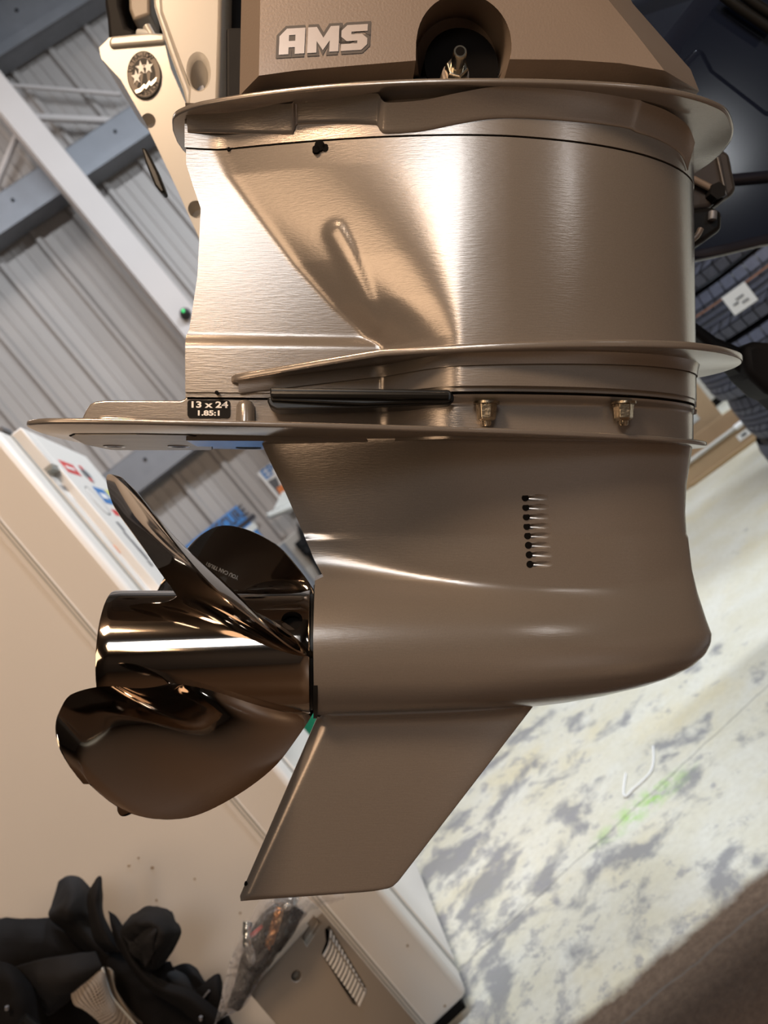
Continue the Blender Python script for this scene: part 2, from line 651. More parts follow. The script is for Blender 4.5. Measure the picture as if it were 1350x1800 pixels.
# white column in front of the girts
A = wall_pt(0, 146, 0.45); B = wall_pt(329, 576, 0.45)
s = (A + B) / 2
sx = (s - W0).dot(WD)
hw = 0.085
c = [W0 + WD * (sx - hw) + WN * 0.21, W0 + WD * (sx + hw) + WN * 0.21, W0 + WD * (sx + hw) + WN * 0.45, W0 + WD * (sx - hw) + WN * 0.45]
v, f = prism(c, [q + Vector((0, 0, 6.3)) for q in c])
colm = obj('column', v, f, M_COLUMN, wb, smooth=False, bevel=0.006)
for (a, b, r, o) in (((20, 150), (212, 166), 0.014, 0.10), ((55, 206), (225, 214), 0.026, 0.12), ((34, 228), (-14, 345), 0.022, 0.14)):
    v, f = tube([wall_pt(*a, o), wall_pt(*b, o)], r, 10)
    obj('brace_rod', v, f, M_COLUMN, wb)
# black sensor with green diode on the column
q = wall_pt(326, 552, 0.47)
t = thing('wall_sensor', 'small black round sensor with a green light on the white column', 'sensor', q)
v, f = tube([q + WN * a for a in (-0.02, 0.02, 0.035, 0.042)], [0.036, 0.036, 0.028, 0.006], 18)
obj('body', v, f, M_BLACK, t)
e = wall_pt(322, 546, 0.52)
v, f = tube([e - WN * 0.016, e + WN * 0.004], 0.008, 10)
obj('light', v, f, M_LED, t, label='green diode')

# ------------------------------------------------------------------ the outboard motor
TH = rad(5)
MD = 0.69
MX = math.cos(TH) * RGT + math.sin(TH) * FWD
MY = math.cos(TH) * FWD - math.sin(TH) * RGT
MZ = UPV
MO = CAM + MD * FWD
MMAT = Matrix(((MX.x, MY.x, MZ.x, MO.x), (MX.y, MY.y, MZ.y, MO.y), (MX.z, MY.z, MZ.z, MO.z), (0, 0, 0, 1)))
motor = thing('outboard_motor', 'taupe metallic outboard motor lower unit with polished propeller, hanging tilted in the foreground', 'outboard motor', mw=MMAT)
CL = Vector(((CAM - MO).dot(MX), (CAM - MO).dot(MY), (CAM - MO).dot(MZ)))


def M(px, py, y=0.0):
    """photo pixel on the motor's own plane y -> motor coordinates"""
    r = ray(px, py)
    r = Vector((r.dot(MX), r.dot(MY), r.dot(MZ)))
    return CL + r * ((y - CL.y) / r.y)


def mobj(name, vf, m, parent=None, **k):
    v, f = vf
    return obj(name, v, f, m, parent or motor, world=False, **k)


def zx(pts, y=0.0):
    """pixel polyline -> (z, x) table, sorted by z"""
    q = [M(px, py, y) for px, py in pts]
    return sorted((p.z, p.x) for p in q)


def waterline(hfun, rows, xl, xr, ncol, caps=True, power=1.8):
    """loft of horizontal sections, symmetric about y = 0; hfun(x, z) is the half thickness"""
    R = []
    for z in rows:
        a, b = xl(z), xr(z)
        near, far = [], []
        for i in range(ncol + 1):
            s = i / ncol
            s = 1 - (1 - s) ** power
            x = a + (b - a) * s
            h = max(hfun(x, z), 0.0002)
            near.append(Vector((x, -h, z)))
            far.append(Vector((x, h, z)))
        R.append(near + far[::-1])
    V, F = grid(R, closed=True)
    n = len(R[0])
    if caps:
        for base, flip in ((0, False), ((len(R) - 1) * n, True)):
            h = n // 2
            for k in range(h - 1):
                F.append((base + k, base + k + 1, base + n - 2 - k, base + n - 1 - k))
    return V, F


# --- drive housing between the splash plate and the spray plate
HXL = zx([(327, 255), (327, 300), (340, 340), (353, 376), (347, 490), (333, 578), (327, 592), (327, 720)], -0.03)
HXR = zx([(1206, 250), (1209, 300), (1211, 420), (1214, 640), (1216, 760)])
HB = sorted((M(px, py, -0.05).z, M(px, py, -0.05).x) for px, py in ((372, 240), (400, 300), (455, 372), (520, 455), (590, 530), (640, 575), (668, 605)))
Z_TOP = 0.2985
XP = 0.100
BODY = [(0.0, 0.0725), (0.02, 0.0790), (0.045, 0.0845), (0.06, 0.0868), (0.075, 0.0885), (0.09, 0.0897), (0.10, 0.0900)]


RIB = [(M(px, py, -0.058).x, M(px, py, -0.058).z) for px, py in ((590, 410), (606, 440), (626, 490), (645, 540), (656, 568))]


def tilt(V, z0=0.13, z1=Z_TOP):
    for v in V:
        s = min(max((v.z - z0) / (z1 - z0), 0), 1)
        v.z -= 0.030 * (v.x - 0.03) * s * s * (3 - 2 * s)
    return V


def housing(x, z):
    xe = interp(HXR, z)
    panel = 0.0300 + 0.03 * (x + 0.165)
    step = M(330, 586, -0.03).z
    k = min(max((step - z) / 0.012, 0), 1)
    k = k * k * (3 - 2 * k)
    panel += 0.0040 * k                                   # the lower band stands proud of the panel
    if x >= XP:
        s = (x - XP) / (xe - XP)
        return 0.090 * max(0, 1 - s ** 2.35) ** 0.54
    xb = interp(HB, z)
    hb = 0.0300 + 0.03 * (xb + 0.165)
    x1 = 0.055
    if x > x1:
        body = sinterp(BODY, x)
    else:                                                   # one smooth sweep from the crease to the side
        y1 = sinterp(BODY, x1)
        L = x1 - xb
        avg = (y1 - hb) / L
        m0, m1 = 1.35 * avg, 0.150
        s = (x - xb) / L
        if s < 0:
            body = hb + m0 * (x - xb)
        else:
            body = (2 * s**3 - 3 * s * s + 1) * hb + (s**3 - 2 * s * s + s) * L * m0 + (-2 * s**3 + 3 * s * s) * y1 + (s**3 - s * s) * L * m1
    v = smax(min(panel, 0.08), body, 0.003)
    # raised rib on the side panel
    if RIB and -0.06 < x < 0.02:
        best = 9
        for (a, b) in zip(RIB, RIB[1:]):
            ux, uz = b[0] - a[0], b[1] - a[1]
            t = max(0, min(1, ((x - a[0]) * ux + (z - a[1]) * uz) / (ux * ux + uz * uz)))
            best = min(best, math.hypot(x - a[0] - ux * t, z - a[1] - uz * t))
        v += 0.0021 / (1 + math.exp((best - 0.0068) / 0.0015))
    return min(v, 0.0905)


Z_SEAM = 0.2985
Z_SPRAY = 0.118
rows = [0.10 + (Z_SEAM - 0.10) * i / 110 for i in range(111)]
V, F = waterline(housing, rows, lambda z: interp(HXL, z), lambda z: interp(HXR, z), 210, power=1.5)
hs = mobj('drive_housing', (tilt(V), F), M_TAUPE, angle=50)

# --- collar above the seam, with the bead and its notch
def collar(x, z):
    return housing(min(x, 0.31), min(z, Z_SEAM)) + 0.0012


def cz(x):
    return 0.0


crow = [Z_SEAM + 0.0012, Z_SEAM + 0.012, Z_SEAM + 0.024, Z_SEAM + 0.034]
V, F = waterline(lambda x, z: housing(x, Z_SEAM) + 0.0010, crow, lambda z: interp(HXL, Z_SEAM) - 0.001, lambda z: interp(HXR, Z_SEAM) + 0.0015, 90)
col_o = mobj('collar', (tilt(V), F), M_TAUPE, angle=50)
V, F = waterline(lambda x, z: housing(x, Z_SEAM) - 0.0006, [Z_SEAM - 0.001, Z_SEAM + 0.002], lambda z: interp(HXL, Z_SEAM), lambda z: interp(HXR, Z_SEAM) - 0.0005, 70)
mobj('seam', (tilt(V), F), M_HOLE)
bead_px = [(330, 233), (420, 235), (505, 236), (516, 231), (521, 221), (532, 218), (600, 217), (655, 219), (664, 222), (669, 230), (682, 235), (740, 231), (800, 219), (860, 209), (930, 208), (1000, 213), (1060, 219), (1105, 226), (1120, 233), (1160, 247), (1195, 270), (1209, 300)]
bead = []
for px, py in bead_px:
    p = M(px, py, -0.07)
    for _ in range(4):
        h = housing(min(p.x, interp(HXR, Z_SEAM) - 0.0005), Z_SEAM) + 0.0015
        p = M(px, py, -h)
    bead.append(p)
b1 = catmull(bead, 150)
top = []
for p in b1:
    q = p.copy()
    q.z += 0.018
    q.y -= 0.013
    top.append(q)
mobj('flange_skirt', grid([[Vector((p.x, p.y + 0.0003, p.z)) for p in b1], [Vector((p.x, p.y - 0.0010, p.z + 0.0006)) for p in b1], [Vector((p.x, p.y - 0.0016, p.z + 0.003)) for p in b1], top]), M_TAUPE, col_o, angle=70)
v, f = tube([M(562, 256, -0.075) + Vector((0, d, 0)) for d in (-0.006, 0.02)], 0.0042, 14)
v2, f2 = tube([M(571, 258, -0.075) + Vector((0, d, 0)) for d in (-0.006, 0.02)], 0.003, 14)
p = M(562, 256, -0.06)
for _ in range(4):
    p = M(562, 256, -(housing(p.x, Z_SEAM) + 0.0012))
parts = []
for dx, dz, r in ((0, 0, 0.0042), (0.0045, -0.0015, 0.003), (-0.003, -0.003, 0.003)):
    parts.append(tube([p + Vector((dx, 0.004, dz)), p + Vector((dx, -0.0006, dz))], r, 14))
mobj('drain_hole', merge(*parts), M_HOLE, col_o)
p = M(402, 262, -0.035)
for _ in range(4): p = M(402, 262, -(housing(p.x, Z_SEAM) + 0.0012))
mobj('weep_hole', tube([p + Vector((0, 0.003, 0)), p + Vector((0, -0.0004, 0))], 0.0016, 10), M_HOLE, col_o)


# --- thin plates: outline by half width, height by x, rounded rim
def plate(halfw, xa, xb, zf, th, n=90, edge=None):
    xs = [xa + (xb - xa) * (0.5 - 0.5 * math.cos(math.pi * i / n)) for i in range(n + 1)]
    rim = [(x, -halfw(x)) for x in xs] + [(x, halfw(x)) for x in xs[::-1]]
    m = len(rim)
    cx = (xa + xb) / 2
    R = []
    prof = ((0.985, 0), (0.998, 0.12), (1.0, 0.35), (1.0, 0.65), (0.998, 0.88), (0.985, 1.0))
    rows = []
    for sc, k in prof:
        rows.append([Vector((cx + (x - cx) * (1 - (1 - sc) * 0.5), y * (1 - (1 - sc) * 1.2), zf(x) + th * k)) for x, y in rim])
    V, F = grid(rows, closed=True)
    for base, rev in ((0, 1), ((len(prof) - 1) * m, 0)):
        for k in range(m // 2 - 1):
            F.append((base + k, base + k + 1, base + m - 2 - k, base + m - 1 - k))
    return V, F


def rimtab(pts, zf):
    """near rim pixels -> (x, half width) using the plate's height"""
    out = []
    for px, py in pts:
        lo, hi = -0.02, 0.2
        r = ray(px, py)
        r = Vector((r.dot(MX), r.dot(MY), r.dot(MZ)))
        t = 0.6
        for _ in range(20):
            p = CL + r * t
            t = (zf(p.x) - CL.z) / r.z
        p = CL + r * t
        out.append((p.x, -p.y))
    return sorted(out)


def splash_z(x):
    return 0.3285 + 0.004 * max(0.0, x - 0.06)


SW = [(-0.184, 0.010), (-0.181, 0.028), (-0.173, 0.041), (-0.15, 0.056), (-0.08, 0.081), (0.0, 0.099), (0.08, 0.108), (0.16, 0.110), (0.22, 0.104), (0.27, 0.085), (0.292, 0.062), (0.306, 0.036), (0.311, 0.012), (0.3115, 0.0)]
sp = mobj('splash_plate', plate(lambda x: sinterp(SW, x), -0.184, 0.3115, splash_z, 0.0045), M_TAUPE, angle=60)


def spray_z(x):
    return 0.1135 + 0.028 * (x + 0.13) + 0.012 * max(0, min(1, (x + 0.13) / 0.12))- 0.006


PW = [(-0.131, 0.0385), (-0.127, 0.046), (-0.10, 0.055), (-0.05, 0.071), (0.02, 0.090), (0.09, 0.104), (0.16, 0.109), (0.22, 0.103), (0.265, 0.085), (0.30, 0.058), (0.317, 0.034), (0.3235, 0.012), (0.324, 0.0)]
pp = mobj('spray_plate', plate(lambda x: sinterp(PW, x), -0.131, 0.324, spray_z, 0.0062), M_TAUPE, angle=60)
# the plate's underside runs back into the body with a rounded root
rs = []
for k, (o, dz) in enumerate(((0.004, 0.0), (0.0015, -0.0035), (0.0, -0.009))):
    row = []
    for i in range(71):
        x = -0.125 + (0.286 + 0.125) * (1 - (1 - i / 70) ** 1.8)
        h = housing(min(x, 0.2855), 0.11) + o + 0.002
        row.append(Vector((x, -h, spray_z(x) + dz)))
    rs.append(row)
mobj('plate_root', grid(rs), M_TAUPE, pp, angle=70)


# --- anti-ventilation plate with tail, trim tab, and the casting above it
def av_z(x):
    return 0.0625 - 0.010 * (x - 0.0)


AW = [(-0.290, 0.0), (-0.2895, 0.020), (-0.287, 0.050), (-0.281, 0.078), (-0.271, 0.092), (-0.256, 0.100), (-0.20, 0.106), (-0.10, 0.106), (0.0, 0.100), (0.08, 0.092), (0.16, 0.078), (0.22, 0.060), (0.26, 0.042), (0.29, 0.020), (0.2985, 0.006), (0.299, 0.0)]
av = mobj('anti_ventilation_plate', plate(lambda x: max(sinterp(AW, x), 0), -0.290, 0.299, av_z, 0.0046), M_TAUPE, angle=60)
# trim tab: a recessed zinc plate under the tail, with a groove and two countersunk screws
tab = [(128, 765), (140, 762), (330, 764), (352, 772), (372, 788), (372, 789), (200, 789), (150, 785)]


def under(px, py, dz=0.0):
    r = ray(px, py)
    r = Vector((r.dot(MX), r.dot(MY), r.dot(MZ)))
    t = 0.6
    for _ in range(20):
        p = CL + r * t
        t = (av_z(p.x) + dz - CL.z) / r.z
    return CL + r * t


def flatplate(px, dz0, dz1):
    a = [under(*p) for p in px]
    return prism([Vector((p.x, p.y, av_z(p.x) + dz0)) for p in a], [Vector((p.x, p.y, av_z(p.x) + dz1)) for p in a])


tabpx = [(124, 766), (132, 762.5), (240, 762), (330, 763.5), (344, 766), (356, 774), (372, 784), (372, 789.5), (290, 790), (215, 790), (196, 789.5), (150, 780)]
gr = [under(*p) for p in tabpx]
cx = sum((p for p in gr), Vector()) / len(gr)
mobj('tab_groove', prism([Vector((p.x, p.y, av_z(p.x) - 0.0003)) + (p - cx) * 0.018 for p in gr], [Vector((p.x, p.y, av_z(p.x) + 0.002)) + (p - cx) * 0.018 for p in gr]), M_HOLE, av, smooth=False)
tb = mobj('trim_tab', flatplate(tabpx, -0.0009, 0.002), M_ANODE, smooth=False, label='brushed grey trim tab')
for px, py in ((201, 782.5), (314, 782.5)):
    c0 = under(px, py)
    z0 = av_z(c0.x) - 0.0009
    sc = thing('screw', None, None, mw=Matrix())
    sc.parent = tb
    V, F = grid([[Vector((c0.x + r * math.cos(a * math.pi / 12), c0.y + r * math.sin(a * math.pi / 12), z0 - h)) for a in range(24)] for r, h in ((0.0108, 0.0), (0.0104, 0.0009), (0.0078, 0.0009), (0.0072, 0.0004))], closed=True)
    me_o = obj('screw', V, F, M_TAUPE, tb, world=False)
    bpy.data.objects.remove(sc)
    V, F = tube([Vector((c0.x, c0.y, z0 - 0.0006)), Vector((c0.x, c0.y, z0 + 0.004))], 0.0072, 20)
    obj('screw_socket', V, F, M_HOLE, tb, world=False)
c0 = under(437, 787)
mobj('water_port', tube([Vector((c0.x, c0.y, av_z(c0.x) - 0.0005)), Vector((c0.x, c0.y, av_z(c0.x) + 0.004))], 0.0125, 24), M_HOLE, av)

# upper gearcase casting between the spray plate and the anti-ventilation plate
GXL = zx([(327, 620), (327, 780)], -0.03)


def upper(x, z):
    f = 0.80 if z < 0.0915 else 0.93
    k = min(max((z - 0.088) / 0.006, 0), 1)
    f = 0.80 + 0.13 * k * k * (3 - 2 * k)
    base = housing(min(max(x, -0.165), 0.2855), 0.105)
    if x < 0.0:
        f = f + (0.93 - f) * min(1, (-x) / 0.06)
    return base * f - 0.002


ZS2 = M(600, 694, -0.06).z
rows = [0.060 + (ZS2 - 0.001 - 0.060) * i / 24 for i in range(25)]
ug = mobj('gearcase_top', waterline(upper, rows, lambda z: interp(HXL, 0.1), lambda z: interp(HXR, 0.1) + (0.002 if z > 0.09 else -0.004), 90), M_TAUPE, angle=50)
rows = [ZS2 + 0.0008 + (0.125 - ZS2) * i / 10 for i in range(11)]
mobj('seam_band', waterline(lambda x, z: housing(min(max(x, -0.165), 0.2855), 0.105) * 0.965 - 0.001, rows, lambda z: interp(HXL, 0.1) , lambda z: interp(HXR, 0.1) + 0.001, 90), M_TAUPE, ug, angle=50)
mobj('seam', waterline(lambda x, z: housing(min(max(x, -0.165), 0.285), 0.105) * 0.925 - 0.0022, [ZS2 - 0.002, ZS2 + 0.002], lambda z: interp(HXL, 0.1) + 0.001, lambda z: interp(HXR, 0.1) - 0.0005, 70), M_HOLE, ug)
# tail fin standing on the plate, its ledge and boss
fin = [(137, 752), (150, 722), (158, 710), (168, 705.5), (185, 703.5), (318, 704), (324, 701), (329, 695), (480, 697), (480, 752)]
y0 = -0.024
mobj('tail_fin', prism([M(px, py, y0) for px, py in fin], [M(px, py, y0) + Vector((0, 0.048, 0)) for px, py in fin]), M_TAUPE, smooth=True, bevel=0.0015, angle=30)
led = [(160, 752), (163, 738), (172, 731), (186, 729), (318, 735), (334, 739), (342, 752)]
mobj('fin_ledge', prism([M(px, py, -0.034) for px, py in led], [M(px, py, -0.034) + Vector((0, 0.03, 0)) for px, py in led]), M_TAUPE, bevel=0.003, angle=30)
pb = M(431, 730, -0.036)
mobj('boss', tube([Vector((pb.x, -0.034, 0.066)), Vector((pb.x, -0.034, 0.089)), Vector((pb.x, -0.034, 0.0925)), Vector((pb.x, -0.034, 0.094))], [0.0085, 0.0075, 0.0055, 0.002], 24), M_TAUPE, ug)
p = M(381, 690, -0.0405)
mobj('weep_hole', tube([p + Vector((0, 0.004, 0)), p + Vector((0, -0.001, 0))], 0.0016, 10), M_HOLE, ug)

# rubber strip
y1 = -0.072
st = [(474, 681), (790, 685), (795, 690), (795, 702), (790, 706), (640, 711), (476, 704)]
rs_ = mobj('rubber_strip', prism([M(px, py, -0.071 - 0.012 * min(1, (px - 474) / 250)) for px, py in st], [M(px, py, -0.071 - 0.012 * min(1, (px - 474) / 250)) + Vector((0, 0.03, 0)) for px, py in st]), M_BLACK, bevel=0.0018, angle=30, label='black rubber strip')
st2 = [(471, 700), (480, 706), (640, 713), (792, 706), (799, 700), (798, 694), (790, 706), (640, 719), (484, 719), (473, 713)]
st2 = [(471, 697), (797, 690), (799, 704), (793, 711), (640, 717), (486, 720), (474, 714), (470, 706)]
mobj('strip_base', prism([M(px, py, -0.067 - 0.010 * min(1, (px - 474) / 250)) for px, py in st2], [M(px, py, -0.067 - 0.010 * min(1, (px - 474) / 250)) + Vector((0, 0.03, 0)) for px, py in st2]), M_BLACK, rs_, bevel=0.0015, angle=30)
mobj('strip_rib', tube([M(478, 693, -0.073), M(560, 693.5, -0.078), M(700, 694.5, -0.085), M(788, 695, -0.0855)], 0.0026, 8), M_BLACK, rs_)

# nuts under the flange
for px, py in ((855, 722), (1096, 722)):
    p = M(px, py, -0.05)
    for _ in range(5):
        h = upper(p.x, 0.075) + 0.0095
        p = M(px, py, -h)
    nut = obj('nut', *tube([p + Vector((0, 0, a)) for a in (-0.0085, -0.0065, 0.0045, 0.0055)], [0.0052, 0.0076, 0.0086, 0.0086], 6), M_BRASS, motor, world=False, smooth=False, bevel=0.0006)
    obj('washer', *tube([p + Vector((0, 0, a)) for a in (0.0052, 0.0072)], 0.0106, 24), M_BRASS, nut, world=False)
    obj('stud', *tube([p + Vector((0, 0, a)) for a in (-0.0125, -0.011, 0.0)], [0.0030, 0.0040, 0.0040], 14), M_BRASS, nut, world=False)

# ratio decal
pc = M(367, 718, -0.0475)
dec_y = -0.0475
def rrect(w, h, r, n=5):
    P = []
    for cx_, cy_, a0 in ((w / 2 - r, h / 2 - r, 0), (-w / 2 + r, h / 2 - r, 90), (-w / 2 + r, -h / 2 + r, 180), (w / 2 - r, -h / 2 + r, 270)):
        for i in range(n + 1):
            a = rad(a0 + 90 * i / n)
            P.append(Vector((cx_ + r * math.cos(a), cy_ + r * math.sin(a), 0)))
    return P


dn = Vector((-0.03, -1, 0)).normalized()
dx = Vector((1, -0.03, 0)).normalized()
dz = Vector((0, 0, 1))
def surf_u(px, py, extra=0.0006):
    p = M(px, py, -0.05)
    for _ in range(6):
        p = M(px, py, -(upper(p.x, p.z) + extra))
    return p
pc = surf_u(367, 719, 0.0012)
R_ = rrect(0.0355, 0.0152, 0.0028)
dec = mobj('ratio_decal', prism([pc + dx * q.x + dz * q.y for q in R_], [pc + dx * q.x + dz * q.y - dn * 0.0014 for q in R_]), M_DECAL, smooth=False, label='black decal reading 13 x 24 1.85:1')
for s_, zz, sz in (('13 x 24', 0.0034, 0.0074), ('1.85:1', -0.0036, 0.0060)):
    v, f = text_mesh(s_, sz, off=0.00022, depth=0.00005)
    obj('lettering', *place((v, f), pc + dn * 0.00025 + dz * zz, dx, dz, 1.42, 0.98), M_WHITE, dec, world=False, smooth=False)

# --- gearcase: strut and torpedo as one smooth casting
AXZ = M(560, 1135, 0).z
RT = 0.0600
GL = zx([(456, 770), (466, 793), (480, 822), (500, 862), (530, 930), (553, 985), (566, 1008), (569, 1012), (553.5, 1018), (551, 1100), (552, 1180), (556, 1254)], -0.004)
GR = zx([(1218, 770), (1214, 800), (1206, 850), (1204, 900), (1207, 950), (1213, 1000), (1222, 1040), (1236, 1085), (1246, 1112), (1245, 1128), (1236, 1148), (1215, 1168), (1180, 1187), (1130, 1204), (1060, 1221), (1000, 1232), (940, 1240), (800, 1249.5), (700, 1252), (575, 1254.5)])
ZB = AXZ - RT


TORW = [(0.4, 0.9165), (0.5, 0.866), (0.65, 0.757), (0.8, 0.60), (0.9, 0.46), (1.0, 0.32), (1.15, 0.17), (1.3, 0.075), (1.45, 0.025), (1.6, 0.0)]


def gear(x, z):
    xe = interp(GR, z)
    xa = interp(GL, z)
    d = max(xe - x, 0)
    top = min(max((z + 0.02) / 0.08, 0), 1)
    T = 0.040 + 0.012 * top
    q = d / 0.17
    lead = T * (1 - max(0, 1 - q) ** 2.0) ** 0.62
    xs = interp(GL, max(z, M(569, 1010, 0).z))
    c = min(1, max(0, (x - xs) / 0.19))
    tail = 0.0032 + (T - 0.0032) * (c * c * (3 - 2 * c)) ** 0.8
    strut = min(lead, tail) if q < 1 else tail
    strut = -smax(-lead, -tail, 0.012)
    if z < AXZ:
        strut *= max(0.0, 1 - (AXZ - z) / 0.02)
    dz = (z - AXZ) / RT
    tor = 0.0
    if dz < 1.6:
        Wd = RT * (math.sqrt(max(0, 1 - dz * dz)) if dz < 0.5 else sinterp(TORW, dz))
        q = min(1, d / 0.22)
        tor = Wd * (1 - (1 - q) ** 2.1) ** 0.56
    return max(smax(strut, tor, 0.014) if tor > 0 else strut, 0.0003)


rows = [0.066 - (0.066 - (AXZ + RT)) * i / 42 for i in range(42)]
NB = 56
for i in range(NB + 1):
    a = math.pi * i / NB
    rows.append(AXZ + RT * math.cos(a) * 0.9994)
rows = sorted(set(rows))
gc = mobj('gearcase', waterline(gear, rows, lambda z: interp(GL, z), lambda z: interp(GR, z), 120, power=1.7), M_TAUPE, angle=42)
# water intake: eight holes drilled aft into the side, each with its run-in groove
cut = []
for i in range(8):
    px, py = 922 + i * 0.95 + (0.0 if i < 4 else (i - 3) * 0.4), 875 + i * 16.7
    p = M(px, py, -0.045)
    for _ in range(5): p = M(px, py, -gear(p.x, p.z))
    d = Vector((1, -0.30, 0)).normalized()
    a = p + Vector((0.0, 0.0034, 0))
    cut.append(tube([a, a + d * 0.05], 0.0030, 18))
boolean(gc, cut)
for i in range(8):
    px, py = 922 + i * 0.95 + (0.0 if i < 4 else (i - 3) * 0.4), 875 + i * 16.7
    p = M(px, py, -0.045)
    for _ in range(5): p = M(px, py, -gear(p.x, p.z))
    a = p + Vector((0.0006, 0, 0))
    obj('intake_hole', *tube([a + Vector((0, -0.0003, 0)), a + Vector((0, 0.008, 0))], 0.0031, 20), M_HOLE, gc, world=False)
# underside: fillet joins the strut to the plate
# --- skeg
SK = [(930, 1236), (935, 1243), (700, 1548), (690, 1557), (676, 1563), (440, 1580), (425, 1579), (422, 1571), (545, 1290), (556, 1262), (556, 1240)]
SL = zx([(557, 1230), (557, 1262), (422, 1574), (423, 1582)])
SR = zx([(950, 1222), (935, 1243), (700, 1548), (688, 1559), (660, 1565), (430, 1581)])
zb = M(430, 1581, 0).z
zt = M(600, 1236, 0).z


def skeg(x, z):
    a, b = interp(SL, z), interp(SR, z)
    s = min(max((x - a) / (b - a + 1e-6), 0), 1)
    T = 0.0062 + 0.004 * (z - zb) / (zt - zb)
    r = min(1, (z - zb) / 0.006)
    k = min(1, s / 0.06) ** 0.5
    l = (1 - max(0, 1 - (1 - s) / 0.75) ** 2.2) ** 0.6
    fl = 0.012 * max(0, 1 - (zt - 0.006 - z) / 0.012) ** 2 if z < zt else 0.012
    return (0.0014 + T * min(k, l) + fl * min(k, l)) * (0.35 + 0.65 * r)


rows = [zb + (zt - zb) * (i / 60) ** 1.3 for i in range(61)]
sk = mobj('skeg', waterline(skeg, rows, lambda z: interp(SL, z), lambda z: interp(SR, z), 60, power=1.4), M_TAUPE, angle=50)
p = M(432, 1553, -0.0035)
mobj('chip', tube([p + Vector((0, -0.002, 0)), p + Vector((0, 0.002, 0))], 0.0013, 8), M_HOLE, sk)

M_PRINT = mat('worn_print', (0.45, 0.42, 0.38), 0.5, vary=(150, 0.5))
# --- propeller
XA, XF = M(190, 1143, 0).x + 0.004, M(546, 1143, 0).x - 0.0003
AX2 = M(400, 1146, 0).z
prop = thing('propeller', None, None, mw=Matrix())
prop.parent = motor
prop.matrix_basis = Matrix.Translation((0, 0, 0))
prop['label'] = 'polished dark stainless four-blade propeller'
RH = 0.0548


def ring(x, r, n=96):
    return [Vector((x, -r * math.sin(2 * math.pi * k / n), AX2 + r * math.cos(2 * math.pi * k / n))) for k in range(n)]


hub_rows = [ring(XF - 0.02, 0.047), ring(XF - 0.0008, 0.047), ring(XF, 0.0485), ring(XF, RH - 0.0008), ring(XF - 0.001, RH - 0.0002)]
for i in range(1, 24):
    x = XF - 0.001 - (XF - XA - 0.004) * i / 24
    hub_rows.append(ring(x, RH - 0.0006 * math.sin(math.pi * i / 24)))
hub_rows += [ring(XA + 0.002, RH + 0.0001), ring(XA + 0.0005, RH - 0.0003), ring(XA, RH - 0.0012), ring(XA, RH - 0.004), ring(XA + 0.02, RH - 0.0055), ring(XF - 0.03, RH - 0.0065), ring(XF - 0.02, 0.047)]
V, F = grid(hub_rows, closed=True)
hub = obj('hub', V, F, M_CHROME, prop, world=False, angle=30)


def hubpt(px, py):
    p = M(px, py, -0.03)
    for _ in range(8):
        h = math.sqrt(max(RH * RH - (p.z - AX2) ** 2, 1e-6))
        p = M(px, py, -h)
    return p


cut = []
h1 = hubpt(513, 1090)
th1 = math.atan2(-h1.y, h1.z - AX2)
xh = h1.x
for k in range(3):
    a = th1 + k * 2 * math.pi / 3
    d = Vector((0, -math.sin(a), math.cos(a)))
    c0 = Vector((xh, 0, AX2))
    cut.append(tube([c0 + d * (RH - 0.012), c0 + d * (RH + 0.01)], 0.0088, 28))
boolean(hub, cut)
hub.data.set_sharp_from_angle(angle=rad(30))
obj('inner_barrel', *grid([ring(XF - 0.002, 0.043, 48), ring(XA + 0.03, 0.043, 48), ring(XA + 0.03, 0.01, 48)], closed=True), M_HOLE, prop, world=False)
mobj('thrust_ring', grid([ring(XF, 0.03), ring(XF, 0.0515), ring(XF + 0.0022, 0.0515), ring(XF + 0.0022, 0.05), ring(XF + 0.0028, 0.05), ring(XF + 0.0028, 0.0585), ring(XF + 0.0065, 0.0585), ring(XF + 0.0065, 0.03)], closed=True), M_BLACK, angle=30)

PITCHM = 0.61
BT = dict(
    r=[0.050, 0.058, 0.075, 0.095, 0.115, 0.133, 0.148, 0.158, 0.1635, 0.165],
)
RK = [(0.050, 0.0), (0.075, -0.005), (0.10, -0.011), (0.13, -0.030), (0.162, -0.046)]      # rake: aft with radius
HF = [(0.050, 0.058), (0.075, 0.053), (0.10, 0.048), (0.125, 0.043), (0.142, 0.036), (0.152, 0.0265), (0.158, 0.018), (0.1605, 0.0115), (0.1615, 0.0068), (0.162, 0.0006)]   # forward half length along x
HA = [(0.050, 0.058), (0.075, 0.062), (0.10, 0.064), (0.125, 0.054), (0.142, 0.040), (0.152, 0.0290), (0.158, 0.019), (0.1605, 0.0118), (0.1615, 0.0068), (0.162, 0.0006)]
XC = XA + 0.118


